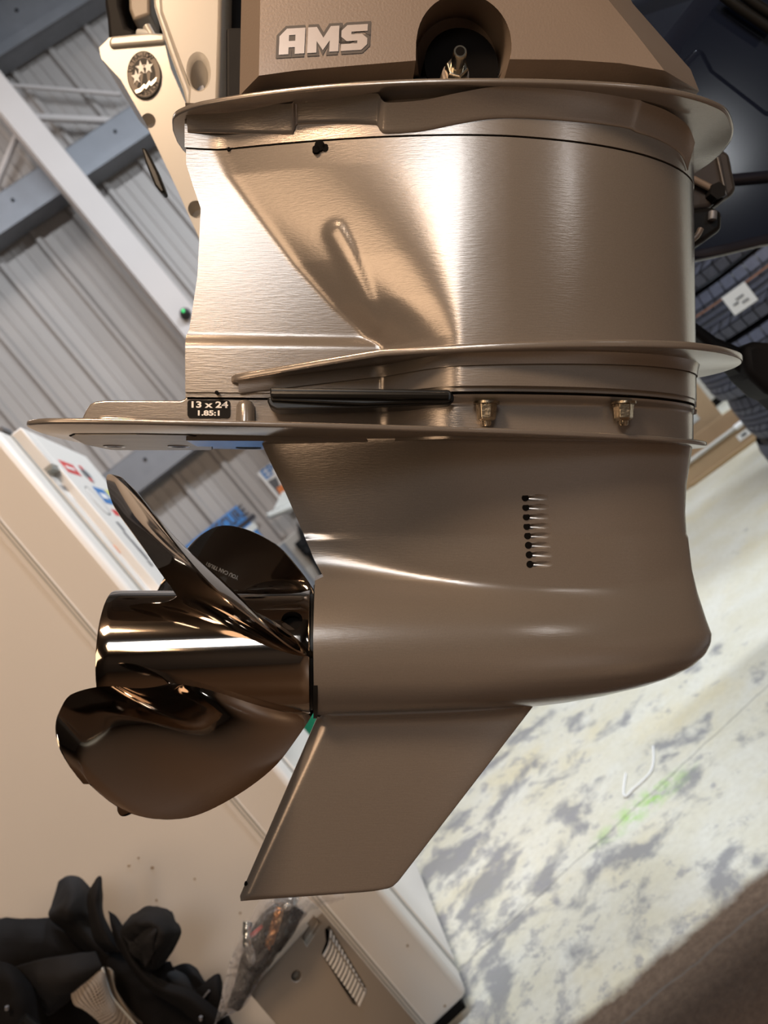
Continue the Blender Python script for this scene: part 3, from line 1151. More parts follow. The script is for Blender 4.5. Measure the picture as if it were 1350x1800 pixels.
def blade(th_c):
    """helical blade; th_c = angle (0 up, 90 towards the camera side) of its root middle"""
    rr = [0.050 + (0.162 - 0.050) * (1 - (1 - i / 34) ** 1.7) for i in range(35)]
    rows = {}
    def pt(r, s, side):
        hx = sinterp(HF, r) if s > 0 else sinterp(HA, r)
        dxp = s * hx
        dxp += SKEW(r)
        th = th_c + rad(360) * dxp / PITCHM + rad(-1) * (r - 0.05) / 0.112
        x = XC + dxp + sinterp(RK, r)
        cup = 0.004 * max(0, -s - 0.6) / 0.4 * min(1, (r - 0.05) / 0.05)
        T = (0.0050 - 0.0036 * (r - 0.05) / 0.115)
        t = (T * (1 - abs(s) ** 2.2) + 0.0006) * (1 if r < 0.158 else max(0.15, (0.1622 - r) / 0.0042))
        fil = 0.010 * max(0, 1 - (r - 0.050) / 0.014) ** 2 * (1 - s ** 4)
        t += fil
        # blade normal: along the axis and around
        pit = math.atan(PITCHM / (2 * math.pi * r))
        # tangent around (increasing th) and axis
        er = Vector((0, -math.sin(th), math.cos(th)))
        et = Vector((0, -math.cos(th), -math.sin(th)))
        nrm = (Vector((1, 0, 0)) * math.cos(pit) - et * math.sin(pit)).normalized()
        return Vector((x, 0, AX2)) + er * r + nrm * (side * t + 0.0) - Vector((1, 0, 0)) * cup
    R = []
    ns = 28
    for r in rr:
        ss = [math.sin(math.pi / 2 * (-1 + 2 * k / ns)) for k in range(ns + 1)]
        R.append([pt(r, s, 1) for s in ss] + [pt(r, s, -1) for s in ss[::-1][1:-1]])
    V, F = grid(R, closed=True)
    return V, F


def SKEW(r):
    return -0.050 * max(0, (r - 0.05) / 0.115) ** 1.3


far_blade = None
for th in (52, 142, 232, 322):
    V, F = blade(rad(th))
    bl = obj('blade', V, F, M_CHROME, prop, world=False, angle=60)
    if th == 322:
        from mathutils.bvhtree import BVHTree
        far_blade, tree = bl, BVHTree.FromPolygons([tuple(v) for v in V], F)
# worn white print laid onto the far blade's face
V, F = text_mesh('YOU CAN TRUST', 9.5, off=0.25)
out = []
a0, a1 = Vector((419, 1016)), Vector((361, 990))
ux = (a1 - a0).normalized(); uy = Vector((-ux.y, ux.x))
wd = max(v.x for v in V) - min(v.x for v in V)
for v in V:
    q = (a0 + a1) / 2 + ux * v.x * ((a1 - a0).length / wd) - uy * v.y * 0.0 + Vector((-uy.x, -uy.y)) * v.y
    r = ray(q.x, q.y)
    r = Vector((r.dot(MX), r.dot(MY), r.dot(MZ))).normalized()
    h = tree.ray_cast(CL, r)
    out.append(h[0] - r * 0.0005 if h[0] is not None else CL + r * 0.76)
obj('blade_print', out, F, M_PRINT, far_blade, world=False, smooth=False)
#PART3
# decal printed on the far blade
B3 = None

# --- lower cowling of the motor above the splash plate
cf = [(470, -620), (455, 133), (520, 124), (600, 117), (735, 106), (890, 104), (1000, 105), (1090, 111), (1168, 124), (1120, 62), (1060, -12), (760, -620)]
co = [(424, -160), (421, 168), (440, 164), (500, 152), (600, 144), (735, 139), (890, 139), (1060, 142), (1228, 160), (1214, 118), (1120, 14), (985, -160)]
co = [(436, -640), (421, 168), (500, 152), (600, 144), (735, 139), (890, 139), (1000, 141), (1110, 146), (1229, 160), (1214, 122), (1112, 6), (800, -640)]
F_ = [M(px, py, -0.080) for px, py in cf]
O_ = [M(px, py, -0.062 if i not in (8, 9, 10) else -0.03) for i, (px, py) in enumerate(co)]
B_ = [Vector((p.x, 0.10, p.z)) for p in O_]
n = len(F_)
V = F_ + O_ + B_
Fc = [tuple(range(n))] + [tuple(range(3 * n - 1, 2 * n - 1, -1))]
for a in (0, n):
    Fc += [(a + i, a + (i + 1) % n, a + n + (i + 1) % n, a + n + i) for i in range(n)]
cowl = mobj('lower_cowling', (V, Fc), M_TAUPE2, bevel=0, angle=20)
ca = M(813, 92, -0.078)
axd = Vector((0.06, 1, 0.30)).normalized()
b0 = Vector((ca.x, -0.100, ca.z))
cone = tube([b0 + axd * a for a in (-0.05, 0.0, 0.02, 0.085)], [0.050, 0.044, 0.0385, 0.0365], 48)
low = box((ca.x, -0.055, ca.z - 0.05), (0.076, 0.16, 0.10))
boolean(cowl, [cone])
boolean(cowl, [low])
bmod = cowl.modifiers.new('bevel', 'BEVEL'); bmod.width = 0.003; bmod.segments = 3; bmod.limit_method = 'ANGLE'; bmod.angle_limit = rad(25)
# black well behind the recess, drain fitting, and engine mount in the gap
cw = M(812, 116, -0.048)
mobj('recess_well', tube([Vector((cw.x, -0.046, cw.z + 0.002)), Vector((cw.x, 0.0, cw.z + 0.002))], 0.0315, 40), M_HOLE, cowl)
mt = [M(395, 176, -0.05), M(395, 40, -0.05), M(440, 40, -0.05), M(440, 140, -0.05), M(900, 120, -0.05), M(1190, 150, -0.05), M(1190, 190, -0.05)]
mobj('engine_mount', prism([Vector((p.x, -0.045, p.z)) for p in mt], [Vector((p.x, 0.08, p.z)) for p in mt]), M_BLACKM, smooth=False, bevel=0.003)
fa, fb = M(801, 130, -0.060), M(809, 90, -0.088)
fd = (fb - fa).normalized()
fit = thing('drain_fitting', None, None, mw=Matrix()); fit.parent = motor
L = (fb - fa).length
obj('nut', *tube([fa + fd * a for a in (0.0, 0.002, 0.009, 0.0105)], [0.0086, 0.0098, 0.0098, 0.0085], 6), M_SILVER, fit, world=False, smooth=False, bevel=0.0006)
obj('stem', *tube([fa + fd * a for a in (0.0105, L - 0.003, L - 0.0006, L)], [0.0056, 0.0056, 0.0054, 0.0050], 20), M_SILVER, fit, world=False)
obj('bore', *tube([fa + fd * (L - 0.003), fa + fd * (L + 0.00012)], 0.0037, 18), M_HOLE, fit, world=False)
obj('collar', *tube([fa - fd * 0.012, fa - fd * 0.0005], [0.0125, 0.0112], 24), M_TAUPE2, fit, world=False)
# badge lettering on the cowling
lc = M(567, 70, -0.0803)
la = rad(6.5)
lx, lz = Vector((math.cos(la), 0, math.sin(la))), Vector((-math.sin(la), 0, math.cos(la)))
P_ = lambda x, y: (x, y)


def glyphs(shapes, w):
    """blocky letters from polygons on a small grid, thickened by w"""
    V, F = [], []
    for poly in shapes:
        c = bpy.data.curves.new('g', 'CURVE')
    return V, F


LET = {  # each letter as closed outlines on a 10 x 10 grid (slanted later); extra outlines are holes
    'A': [[(0, 0), (0, 7.2), (2.8, 10), (10, 10), (10, 0), (6.4, 0), (6.4, 2.7), (3.6, 2.7), (3.6, 0)], [(3.6, 5.0), (6.4, 5.0), (6.4, 7.6), (3.6, 7.6)]],
    'M': [[(0, 0), (0, 10), (3.3, 10), (6.2, 5.4), (9.1, 10), (12.4, 10), (12.4, 0), (8.9, 0), (8.9, 4.6), (6.2, 0.9), (3.5, 4.6), (3.5, 0)]],
    'S': [[(0, 0), (0, 2.5), (6.6, 2.5), (6.6, 3.8), (2.2, 3.8), (0, 5.6), (0, 8.0), (2.2, 10), (10.4, 10), (10.4, 7.5), (3.8, 7.5), (3.8, 6.2), (8.2, 6.2), (10.4, 4.4), (10.4, 2.0), (8.2, 0)]],
}


def logo(off, depth):
    c = bpy.data.curves.new('logo', 'CURVE')
    c.dimensions = '2D'
    c.fill_mode = 'BOTH'
    c.extrude = depth
    c.offset = 0
    x0 = -17.3
    for ch in 'AMS':
        outs = LET[ch]
        cxm = x0
        for k, o_ in enumerate(outs):
            q = []
            m_ = len(o_)
            area = sum(o_[i][0] * o_[(i + 1) % m_][1] - o_[(i + 1) % m_][0] * o_[i][1] for i in range(m_))
            sg = 1 if area > 0 else -1
            if k > 0: sg = -sg
            for i in range(m_):
                a, b, d = Vector(o_[i - 1]).to_2d(), Vector(o_[i]).to_2d(), Vector(o_[(i + 1) % m_]).to_2d()
                e1, e2 = (b - a).normalized(), (d - b).normalized()
                n1, n2 = Vector((e1.y, -e1.x)) * sg, Vector((e2.y, -e2.x)) * sg
                nn = (n1 + n2)
                den = max(0.5, 1 + n1.dot(n2))
                q.append(b + nn / den * off)
            if k > 0 and off > 0.9: continue
            s_ = c.splines.new('POLY')
            s_.points.add(m_ - 1)
            for p, v in zip(s_.points, q):
                X_, Y_ = v.x + cxm, v.y - 5
                p.co = (X_ + 0.16 * Y_, Y_, 0, 1)
            s_.use_cyclic_u = True
        x0 += {'A': 11.4, 'M': 13.6, 'S': 11}[ch]
    o = bpy.data.objects.new('logo', c)
    COL.objects.link(o)
    bpy.context.view_layer.update()
    me = o.to_mesh()
    V = [v.co.copy() for v in me.vertices]
    F = [tuple(p.vertices) for p in me.polygons]
    o.to_mesh_clear()
    bpy.data.objects.remove(o); bpy.data.curves.remove(c)
    return V, F


k_ = 0.00195
lg = obj('logo_border', *place(logo(1.35, 0.0), lc - Vector((0, 0.0002, 0)), lx * k_, lz * k_, 1, 1.0), M_LOGO_D, cowl, world=False, smooth=False)
obj('lettering', *place(logo(0.12, 0.0), lc - Vector((0, 0.0006, 0)), lx * k_, lz * k_, 1, 1.0), M_LOGO_L, lg, world=False, smooth=False, label='silver AMS lettering')


def surf_h(px, py, extra):
    p = M(px, py, -0.05)
    for _ in range(6): p = M(px, py, -(housing(p.x, p.z) + extra))
    return p


# ------------------------------------------------------------------ the white outboard beside it
def slabw(name, pts, Y, th, m, parent=None, **k):
    v, f = slab(pts, Y, th)
    return obj(name, v, f, m, parent, **k)


def camdir(dx_, dy_):
    return RGT * dx_ + UPV * dy_


wc = thing('white_outboard', 'white outboard cowling with a round three star badge, behind the taupe motor', 'outboard motor', atY(290, 200, 0.98))
pan = [(174, 84), (192, 66), (262, 60), (286, 62), (300, 120), (330, 190), (352, 250), (420, 420), (420, 520), (372, 470), (345, 408), (310, 330), (255, 215), (212, 140), (178, 103)]
slabw('lower_panel', pan, 0.97, 0.16, M_CREAM, wc, bevel=0.012, angle=30)
slabw('top_lip', [(190, 70), (196, 62), (262, 56), (290, 58), (290, 74), (192, 82)], 0.965, 0.13, M_CREAM, wc, bevel=0.004, angle=30)
up = [(240, -560), (398, -560), (388, 60), (385, 160), (384, 190), (378, 194), (334, 206), (328, 192), (330, 160), (305, 90), (280, 20)]
upo = slabw('side_cover', up, 0.80, 0.14, M_CREAM, wc, bevel=0.006, angle=30)
slabw('cover_edge', [(236, -560), (250, -560), (290, 20), (316, 92), (340, 160), (338, 206), (330, 196), (322, 160), (296, 90), (270, 10)], 0.815, 0.12, M_CREAM, upo, bevel=0.004, angle=30)
# recessed bolt in the side cover: cut a sloping pocket
q = atY(352, 155, 0.80)
mi = rootmat(upo).inverted()
inv = rootmat(upo).inverted()
dd = (camdir(0.0, -0.55) + FWD).normalized()
loc0 = inv @ q
ax = Vector(inv.to_3x3() @ dd)
pocket = tube([loc0 + Vector(inv.to_3x3() @ camdir(-0.002, 0.014)) - ax * 0.02, loc0 + Vector(inv.to_3x3() @ camdir(-0.001, 0.006)) + ax * 0.03], 0.0088, 28)
uvec = Vector(inv.to_3x3() @ UPV)
pocket = ([q_ + uvec * ((q_ - loc0).dot(uvec) * 0.45) for q_ in pocket[0]], pocket[1])
upo.modifiers.clear()
boolean(upo, [pocket])
bm_ = upo.modifiers.new('bevel', 'BEVEL'); bm_.width = 0.004; bm_.segments = 2; bm_.limit_method = 'ANGLE'; bm_.angle_limit = rad(40)
q2 = atY(354, 160, 0.824)
v, f = tube([q2 + FWD * a for a in (0.01, -0.004, -0.006)], [0.0072, 0.0072, 0.0045], 6)
obj('bolt', v, f, M_STEEL, upo, smooth=False)
# dimple in the lower panel
lp = [o for o in wc.children if o.name.startswith('lower_panel')][0]
lp.modifiers.clear()
inv = rootmat(lp).inverted(); i3 = inv.to_3x3()
parts = []
for px, py, r in ((261, 212, 0.0085), (345, 368, 0.010)):
    q = inv @ atY(px, py, 0.97)
    d_ = i3 @ (FWD + camdir(0.15, -0.35)).normalized()
    parts.append(tube([q - d_ * 0.02, q + d_ * 0.012, q + d_ * 0.016], [r, r, r * 0.6], 24))
boolean(lp, parts)
bm_ = lp.modifiers.new('bevel', 'BEVEL'); bm_.width = 0.007; bm_.segments = 3; bm_.limit_method = 'ANGLE'; bm_.angle_limit = rad(40)
slabw('black_latch', [(247, 258), (256, 260), (276, 300), (290, 336), (284, 340), (272, 326), (255, 285)], 0.962, 0.02, M_BLACK, wc, bevel=0.003, angle=30)
# star badge
bq = atY(253, 131, 0.9665)
bx, by = camdir(1, 0).normalized(), camdir(0, 1).normalized()
bx = (bx - Vector((0, 1, 0)) * bx.y).normalized(); by = (by - Vector((0, 1, 0)) * by.y).normalized()
kx, ky = 0.0200, 0.0277
bt_ = thing('star_badge', None, None, bq); bt_.parent = wc; bt_.matrix_basis = Matrix.Translation(bq - wc.location); bt_['label'] = 'round dark badge with three stars and lettering'


def ell(r, y0, n=40):
    return [bq + bx * (kx * r * math.cos(2 * math.pi * i / n)) + by * (ky * r * math.sin(2 * math.pi * i / n)) + Vector((0, y0, 0)) for i in range(n)]


M_BADGE = mat('badge_grey', (0.20, 0.165, 0.135), 0.6, 0.0, vary=(300, 0.1))
M_BADGE_D = mat('badge_dark', (0.018, 0.016, 0.014), 0.65, 0.0, vary=(300, 0.1))
obj('badge_rim', *prism(ell(1.02, 0.0), ell(1.02, 0.004)), M_BADGE_D, bt_)
obj('badge_face', *prism(ell(0.97, -0.0004), ell(0.97, 0.002)), M_BADGE, bt_)
obj('badge_centre', *prism(ell(0.70, -0.0008), ell(0.70, 0.002)), M_BADGE_D, bt_)


def star(cx_, cy_, r, rot=0):
    P = []
    for i in range(10):
        a = rad(90 + rot + 36 * i)
        k = r if i % 2 == 0 else r * 0.42
        P.append((cx_ + k * math.cos(a), cy_ + k * math.sin(a)))
    return P


def onbadge(P, y0, y1):
    g = lambda yy: [bq + bx * (kx * x) + by * (ky * y) + Vector((0, yy, 0)) for x, y in P]
    return prism(g(y0), g(y1))


for cx_, cy_ in ((-0.44, -0.14), (-0.16, 0.26), (0.28, 0.30)):
    obj('star', *onbadge(star(cx_, cy_, 0.33, 8), -0.0016, 0.0), M_WHITE, bt_, smooth=False)
    obj('star_trail', *onbadge([(cx_ - 0.12, cy_ - 0.2), (cx_ + 0.14, cy_ - 0.2), (cx_ + 0.02, -0.58)], -0.0011, 0.0), M_BADGE, bt_, smooth=False)
obj('swoosh', *onbadge([(-0.55, -0.72), (-0.22, -0.62), (0.02, -0.42), (0.12, -0.5), (0.34, -0.28), (0.42, -0.36), (0.78, -0.12), (0.74, -0.30), (0.45, -0.52), (0.36, -0.44), (0.14, -0.66), (0.04, -0.58), (-0.2, -0.78), (-0.45, -0.85)], -0.0014, 0.0), M_LOGO_L, bt_, smooth=False)
parts = []
for word, a0, a1, flip in (('ULTRA-LOW', 168, 62, False), ('EMISSION', 248, 330, True)):
    for i, ch in enumerate(word):
        a = rad(a0 + (a1 - a0) * i / (len(word) - 1))
        rr_ = 0.835
        c_ = bq + bx * (kx * rr_ * math.cos(a)) + by * (ky * rr_ * math.sin(a)) - Vector((0, 0.0009, 0))
        tx = bx * (kx * math.sin(a)) - by * (ky * math.cos(a))
        if flip: tx = -tx
        tx.normalize()
        ty = Vector((0, -1, 0)).cross(tx)
        parts.append(place(text_mesh(ch, 0.0078, off=0.00012), c_, tx, ty))
for q_ in parts:
    obj('badge_letter', *q_, M_BADGE_D, bt_, smooth=False)
# hoses and bracket above the panel
slabw('mount_arm', [(170, -560), (183, 6), (187, 30), (190, 70), (240, 68), (236, 50), (222, 46), (212, 10), (200, -560)], 1.0, 0.06, M_BLACKM, wc, bevel=0.006, angle=30)
slabw('inner_frame', [(376, -560), (440, -560), (440, 150), (420, 215), (376, 205)], 0.86, 0.05, M_BLACKM, wc, smooth=False)
slabw('mount_block', [(200, -560), (330, -560), (330, 70), (225, 70)], 1.08, 0.04, M_BLACKM, wc, bevel=0.004)
slabw('beige_guard', [(210, -520), (258, -520), (264, 26), (234, 36), (226, 14)], 1.0, 0.05, M_GREYBEIGE, wc, bevel=0.004, angle=30)
v, f = tube([atY(258, 47, 0.985), atY(263, 56, 0.985), atY(270, 68, 0.985)], 0.0052, 16)
obj('hose_end', v, f, M_CREAM, wc)
v, f = tube([atY(244, 58, 0.99), atY(254, 59, 0.985), atY(266, 61, 0.985)], 0.0045, 12)
obj('clear_hose', v, f, M_PALE, wc)

# ------------------------------------------------------------------ boat hull and what hangs on it
hull = thing('boat_hull', 'dark navy glossy boat hull corner at the upper right', 'boat', atY(1300, 470, 1.15) * 1.0)
hp = [(1246, -60), (1238, -8), (1176, 70), (1150, 130), (1150, 300), (1190, 474), (1280, 455), (1345, 439), (1700, 380), (1700, -60)]
hf_ = [atY(px, py, 1.12) for px, py in hp]
hb_ = obj('transom', *prism(hf_, [q + Vector((0.05, 0.90, 0.42)) for q in hf_]), M_NAVY, hull, bevel=0.022, angle=25)
v, f = slab([(1236, 76), (1222, 84), (1196, 112), (1196, 330), (1225, 325), (1500, 300), (1500, 200), (1350, 190), (1258, 118)], 1.105, 0.06)
obj('transom_panel', v, f, M_NAVY, hull, bevel=0.012, angle=25)
for pts in (((1268, -10), (1300, 14), (1356, 52)), ((1300, -14), (1330, 8), (1372, 36))):
    v, f = tube(catmull([atY(px, py, 1.10) for px, py in pts], 10), 0.007, 10)
    obj('rub_rail', v, f, M_BLACK, hull)
br = thing('tilt_bracket', 'black and grey tilt bracket with bolted arm between motor and navy hull', 'bracket', atY(1250, 420, 0.86))
M_BRK = mat('bracket_grey', (0.055, 0.048, 0.046), 0.4, 0.3, vary=(60, 0.2))
slabw('arm', [(1196, 240), (1262, 256), (1284, 268), (1290, 300), (1297, 332), (1286, 346), (1262, 352), (1246, 366), (1196, 372)], 0.86, 0.05, M_BRK, br, bevel=0.006, angle=30)
slabw('arm_rim', [(1259, 272), (1266, 270), (1280, 345), (1262, 360), (1258, 358), (1275, 342)], 0.855, 0.02, M_BRK, br, bevel=0.002, angle=30)
slabw('clamp_block', [(1196, 370), (1252, 362), (1271, 370), (1271, 402), (1240, 424), (1196, 448)], 0.85, 0.07, M_BLACK, br, bevel=0.006, angle=30)
v, f = tube([atY(1212, 312, 0.853), atY(1248, 330, 0.853)], 0.0038, 12)
obj('pin', v, f, M_TAUPE2, br)
v, f = tube([atY(1258, 338, 0.853) + Vector((0, a, 0)) for a in (-0.006, 0.01)], 0.0095, 6)
obj('bolt', v, f, M_BLACKM, br, smooth=False)
v, f = tube([atY(1253, 372, 0.846), atY(1252, 386, 0.846)], 0.0045, 12)
obj('roller', v, f, M_STEEL, br)
v, f = tube(catmull([atY(1196, 432, 0.846), atY(1222, 418, 0.842), atY(1232, 402, 0.842)], 8), 0.0032, 10)
obj('lever', v, f, M_TAUPE2, br)

slabw('mount_beam', [(1196, 285), (1246, 290), (1246, 345), (1196, 355)], 0.905, 0.21, M_BRK, br, smooth=False)

# ------------------------------------------------------------------ stacked tyres behind
TYX, TYY, TW, TR = 1.67, 2.98, 0.214, 0.345


def tyre_mesh():
    prof = [(0.205, 0.03), (0.215, 0.012), (0.25, 0.0), (0.30, 0.004), (0.328, 0.022), (0.337, 0.05), (0.338, TW / 2)]
    prof = prof + [(r, TW - z) for r, z in prof[::-1][1:]]
    prof += [(0.200, TW - 0.03), (0.198, 0.03)]
    n = 96
    R = [[Vector((r * math.cos(2 * math.pi * k / n), r * math.sin(2 * math.pi * k / n), z)) for k in range(n)] for r, z in prof]
    R.append(R[0])
    return grid(R, closed=True)


def tread_mesh():
    parts = []
    N = 46

    def block(a0, a1, z0, z1, sk, r0=0.336, r1=0.3465, tap=0.0):
        c = []
        for r in (r0, r1):
            t = tap if r == r1 else 0
            for a, z in ((a0, z0), (a1, z0), (a1, z1), (a0, z1)):
                aa = a + sk * (z - z0) / (z1 - z0)
                rr_ = r - t * (1 if z in (z0,) and z0 < 0.03 or z == z1 and z1 > TW - 0.03 else 0)
                c.append(Vector((rr_ * math.cos(aa), rr_ * math.sin(aa), z)))
        return c, [(3, 2, 1, 0), (4, 5, 6, 7), (0, 1, 5, 4), (1, 2, 6, 5), (2, 3, 7, 6), (3, 0, 4, 7)]
    d = 2 * math.pi / N
    for k in range(N):
        a = k * d
        parts.append(block(a, a + d * 0.88, 0.010, 0.050, 0.0, tap=0.010))
        parts.append(block(a + d * 0.3, a + d * 1.18, TW - 0.050, TW - 0.010, 0.0, tap=0.010))
        parts.append(block(a, a + d * 0.84, 0.056, 0.080, d * 0.7))
        parts.append(block(a + d * 0.7, a + d * 1.54, TW - 0.080, TW - 0.056, d * 0.7))
        parts.append(block(a, a + d * 0.42, 0.085, TW / 2 - 0.003, d * 1.3))
        parts.append(block(a + d * 0.5, a + d * 0.92, 0.085, TW / 2 - 0.003, d * 1.3))
        parts.append(block(a + d * 1.0, a + d * 1.42, TW / 2 + 0.003, TW - 0.085, -d * 1.3))
        parts.append(block(a + d * 0.5, a + d * 0.92, TW / 2 + 0.003, TW - 0.085, -d * 1.3))
    return merge(*parts)


ty_labels = ['black tyre lying flat on the floor, lowest of the stack', 'black tyre lying second from the floor in the stack', 'black tyre lying third from the floor, partly behind the black arm', 'black tyre with a white paper sticker on its tread, lying in the stack', 'black tyre lying topmost in the stack, under the navy hull']
car_me = tr_me = None
M_STRIPE = mat('tread_paint_line', (0.30, 0.14, 0.08), 0.7, vary=(60, 0.3))
for i in range(5):
    t = thing('tyre', ty_labels[i], 'tyre', (TYX + (0.0, 0.02, -0.012, 0.008, -0.006)[i], TYY + (0, 0.015, 0.0, -0.01, 0.01)[i], i * (TW + 0.002)), 'stacked tyres')
    t.rotation_euler = (0, 0, 0.3 * i)
    if car_me is None:
        a = obj('carcass', *tyre_mesh(), M_TYRE, t, world=False); car_me = a.data
        b = obj('tread', *tread_mesh(), M_TREAD, t, world=False, smooth=False); tr_me = b.data
    else:
        for nm, me in (('carcass', car_me), ('tread', tr_me)):
            o = bpy.data.objects.new(nm, me); COL.objects.link(o); o.parent = t
    if i == 3:
        bpy.context.view_layer.update()
        a0 = math.atan2(atY(1243, 556, TYY - 0.3).y - TYY, atY(1243, 556, TYY - 0.3).x - TYX)
        a0 = rad(229) - t.rotation_euler.z
        V, F = grid([[Vector((0.3485 * math.cos(a0 + u), 0.3485 * math.sin(a0 + u), z)) for u in (-0.13, -0.04, 0.04, 0.13)] for z in (0.07, 0.15)])
        V2, F2 = grid([[Vector((0.3470 * math.cos(a0 + u), 0.3470 * math.sin(a0 + u), z)) for u in (-0.13, -0.04, 0.04, 0.13)] for z in (0.07, 0.15)])
        st_ = obj('paper_sticker', *merge((V, F), (V2, F2)), M_WHITE, t, world=False, label='white paper sticker')
        smx = merge(*[place(([Vector((0, 0, 0)), Vector((w_, 0, 0)), Vector((w_, 0.006, 0)), Vector((0, 0.006, 0))], [(0, 1, 2, 3)]), Vector((0.3495 * math.cos(a0 + u), 0.3495 * math.sin(a0 + u), z)), Vector((-math.sin(a0 + u), math.cos(a0 + u), 0)), (0, 0, 1)) for u, z, w_ in ((-0.08, 0.10, 0.02), (-0.03, 0.112, 0.03), (0.0, 0.09, 0.025))])
        obj('sticker_print', *smx, M_INK, st_, world=False, smooth=False)
        rr0 = 0.3475
        V, F = grid([[Vector((rr0 * math.cos(u), rr0 * math.sin(u), z)) for u in [2 * math.pi * k / 90 for k in range(90)]] for z in (TW - 0.072, TW - 0.066)], closed=True)
        obj('paint_line', V, F, M_STRIPE, t, world=False)

# black trailer arm crossing in front of the tyres
arm = thing('trailer_arm', 'black steel trailer arm crossing in front of the tyres at the right edge', 'trailer', atY(1340, 660, 1.0))
slabw('bar', [(1190, 545), (1218, 560), (1262, 592), (1310, 612), (1420, 660), (1420, 760), (1345, 690), (1312, 662), (1258, 618), (1210, 576), (1190, 566)], 1.00, 0.04, M_BLACKM, arm, bevel=0.006, angle=30)
slabw('knuckle', [(1306, 606), (1330, 598), (1420, 606), (1420, 720), (1350, 690), (1312, 655)], 0.985, 0.06, M_BLACKM, arm, bevel=0.010, angle=30)

aq = atY(1395, 690, 1.03)
v, f = box((aq.x, aq.y, aq.z / 2), (0.05, 0.05, aq.z))
obj('post', v, f, M_BLACKM, arm, smooth=False, bevel=0.004)

# ------------------------------------------------------------------ cardboard boxes on the floor
def oriented(o0, ex, ey, ez):
    P = [o0 + ex * a + ey * b + ez * c for a in (0, 1) for b in (0, 1) for c in (0, 1)]
    return P, [(0, 1, 3, 2), (4, 6, 7, 5), (0, 4, 5, 1), (2, 3, 7, 6), (0, 2, 6, 4), (1, 5, 7, 3)]


fa_, fb_ = atZ(1222, 852), atZ(1346, 762)
ex = fb_ - fa_
ex.z = 0
ey = Vector((-ex.y, ex.x, 0)).normalized()
Lx = ex.length
exn = ex.normalized()
tray = thing('shallow_carton', 'shallow open cardboard carton with folded rim on the floor, before the taller box', 'box', fa_)
D_, Hh = 0.20, 0.115
parts = [oriented(fa_ - exn * 0.10, exn * (Lx + 0.10), ey * 0.008, Vector((0, 0, Hh))), oriented(fa_ - exn * 0.10 + ey * D_, exn * (Lx + 0.10), ey * 0.008, Vector((0, 0, Hh + 0.05))),
         oriented(fa_ - exn * 0.10, exn * 0.008, ey * D_, Vector((0, 0, Hh))), oriented(fb_ - exn * 0.008, exn * 0.008, ey * D_, Vector((0, 0, Hh))), oriented(fa_ - exn * 0.10, exn * (Lx + 0.10), ey * D_, Vector((0, 0, 0.006)))]
obj('carton_body', *merge(*parts), M_CARD, tray, smooth=False)
obj('front_fold', *oriented(fa_ - exn * 0.02 - ey * 0.012, exn * Lx, ey * 0.012, Vector((0, 0, 0.022))), M_TAPE, tray, smooth=False, bevel=0.003)
v, f = tube([fa_ - exn * 0.01 + ey * 0.0 + Vector((0, 0, Hh)), fb_ - exn * 0.10 + Vector((0, 0, Hh))], 0.012, 10)
obj('rim_roll', v, f, M_CREAM, tray, label='pale rolled rim')
v, f = tube([fb_ - exn * 0.10 + Vector((0, 0, Hh)), fb_ - exn * 0.02 + Vector((0, 0, Hh))], 0.015, 10)
obj('rim_tip', v, f, M_WHITE, tray, label='white end of the rim')
q = fb_ - exn * 0.12 - ey * 0.001 + Vector((0, 0, 0.045))
obj('shipping_label', *oriented(q, exn * 0.075, -ey * 0.001, Vector((0, 0, 0.035))), M_WHITE, tray, smooth=False)
obj('label_print', *oriented(q + exn * 0.02 - ey * 0.0012 + Vector((0, 0, 0.012)), exn * 0.03, -ey * 0.001, Vector((0, 0, 0.012))), M_NAVY, tray, smooth=False)
bx0 = fa_ - exn * 0.12 + ey * 0.26
big = thing('cardboard_box', 'taller brown cardboard box with tape and stickers behind the shallow carton', 'box', bx0)
Hb, Db = 0.46, 0.4
obj('box_body', *oriented(bx0, exn * (Lx + 0.06), ey * Db, Vector((0, 0, Hb))), M_CARD, big, smooth=False, bevel=0.004)
obj('tape_strip', *oriented(bx0 + exn * 0.10 - ey * 0.001 + Vector((0, 0, 0.20)), exn * 0.06, ey * 0.002, Vector((0, 0, 0.26))), M_TAPE, big, smooth=False)
obj('tape_strip', *oriented(bx0 + exn * 0.02 - ey * 0.001 + Vector((0, 0, 0.2)), exn * 0.06, ey * 0.002, Vector((0, 0, 0.14))), M_TAPE, big, smooth=False)
obj('foil_sticker', *oriented(bx0 + exn * 0.33 - ey * 0.002 + Vector((0, 0, 0.21)), exn * 0.05, ey * 0.002, Vector((0, 0, 0.05))), M_PALE, big, smooth=False)
obj('red_sticker', *oriented(bx0 + exn * 0.14 - ey * 0.002 + Vector((0, 0, 0.125)), exn * 0.09, ey * 0.002, Vector((0, 0, 0.03))), mat('pink_red_print', (0.75, 0.2, 0.2), 0.5), big, smooth=False)
cr = thing('cream_cabinet', 'pale cream cabinet side seen between the motor and the tyres', 'cabinet', (atY(1235, 620, 5.0).x, 5.0, 0))
p0 = atY(1235, 620, 5.0)
obj('cabinet_body', *oriented(Vector((p0.x - 0.6, 5.0, 0.06)), Vector((1.4, 0.2, 0)), Vector((0, 0.5, 0)), Vector((0, 0, 1.2))), M_CREAM, cr, smooth=False, bevel=0.01)
obj('plinth', *oriented(Vector((p0.x - 0.56, 5.05, 0.0)), Vector((1.3, 0.19, 0)), Vector((0, 0.4, 0)), Vector((0, 0, 0.06))), M_BLACKM, cr, smooth=False)

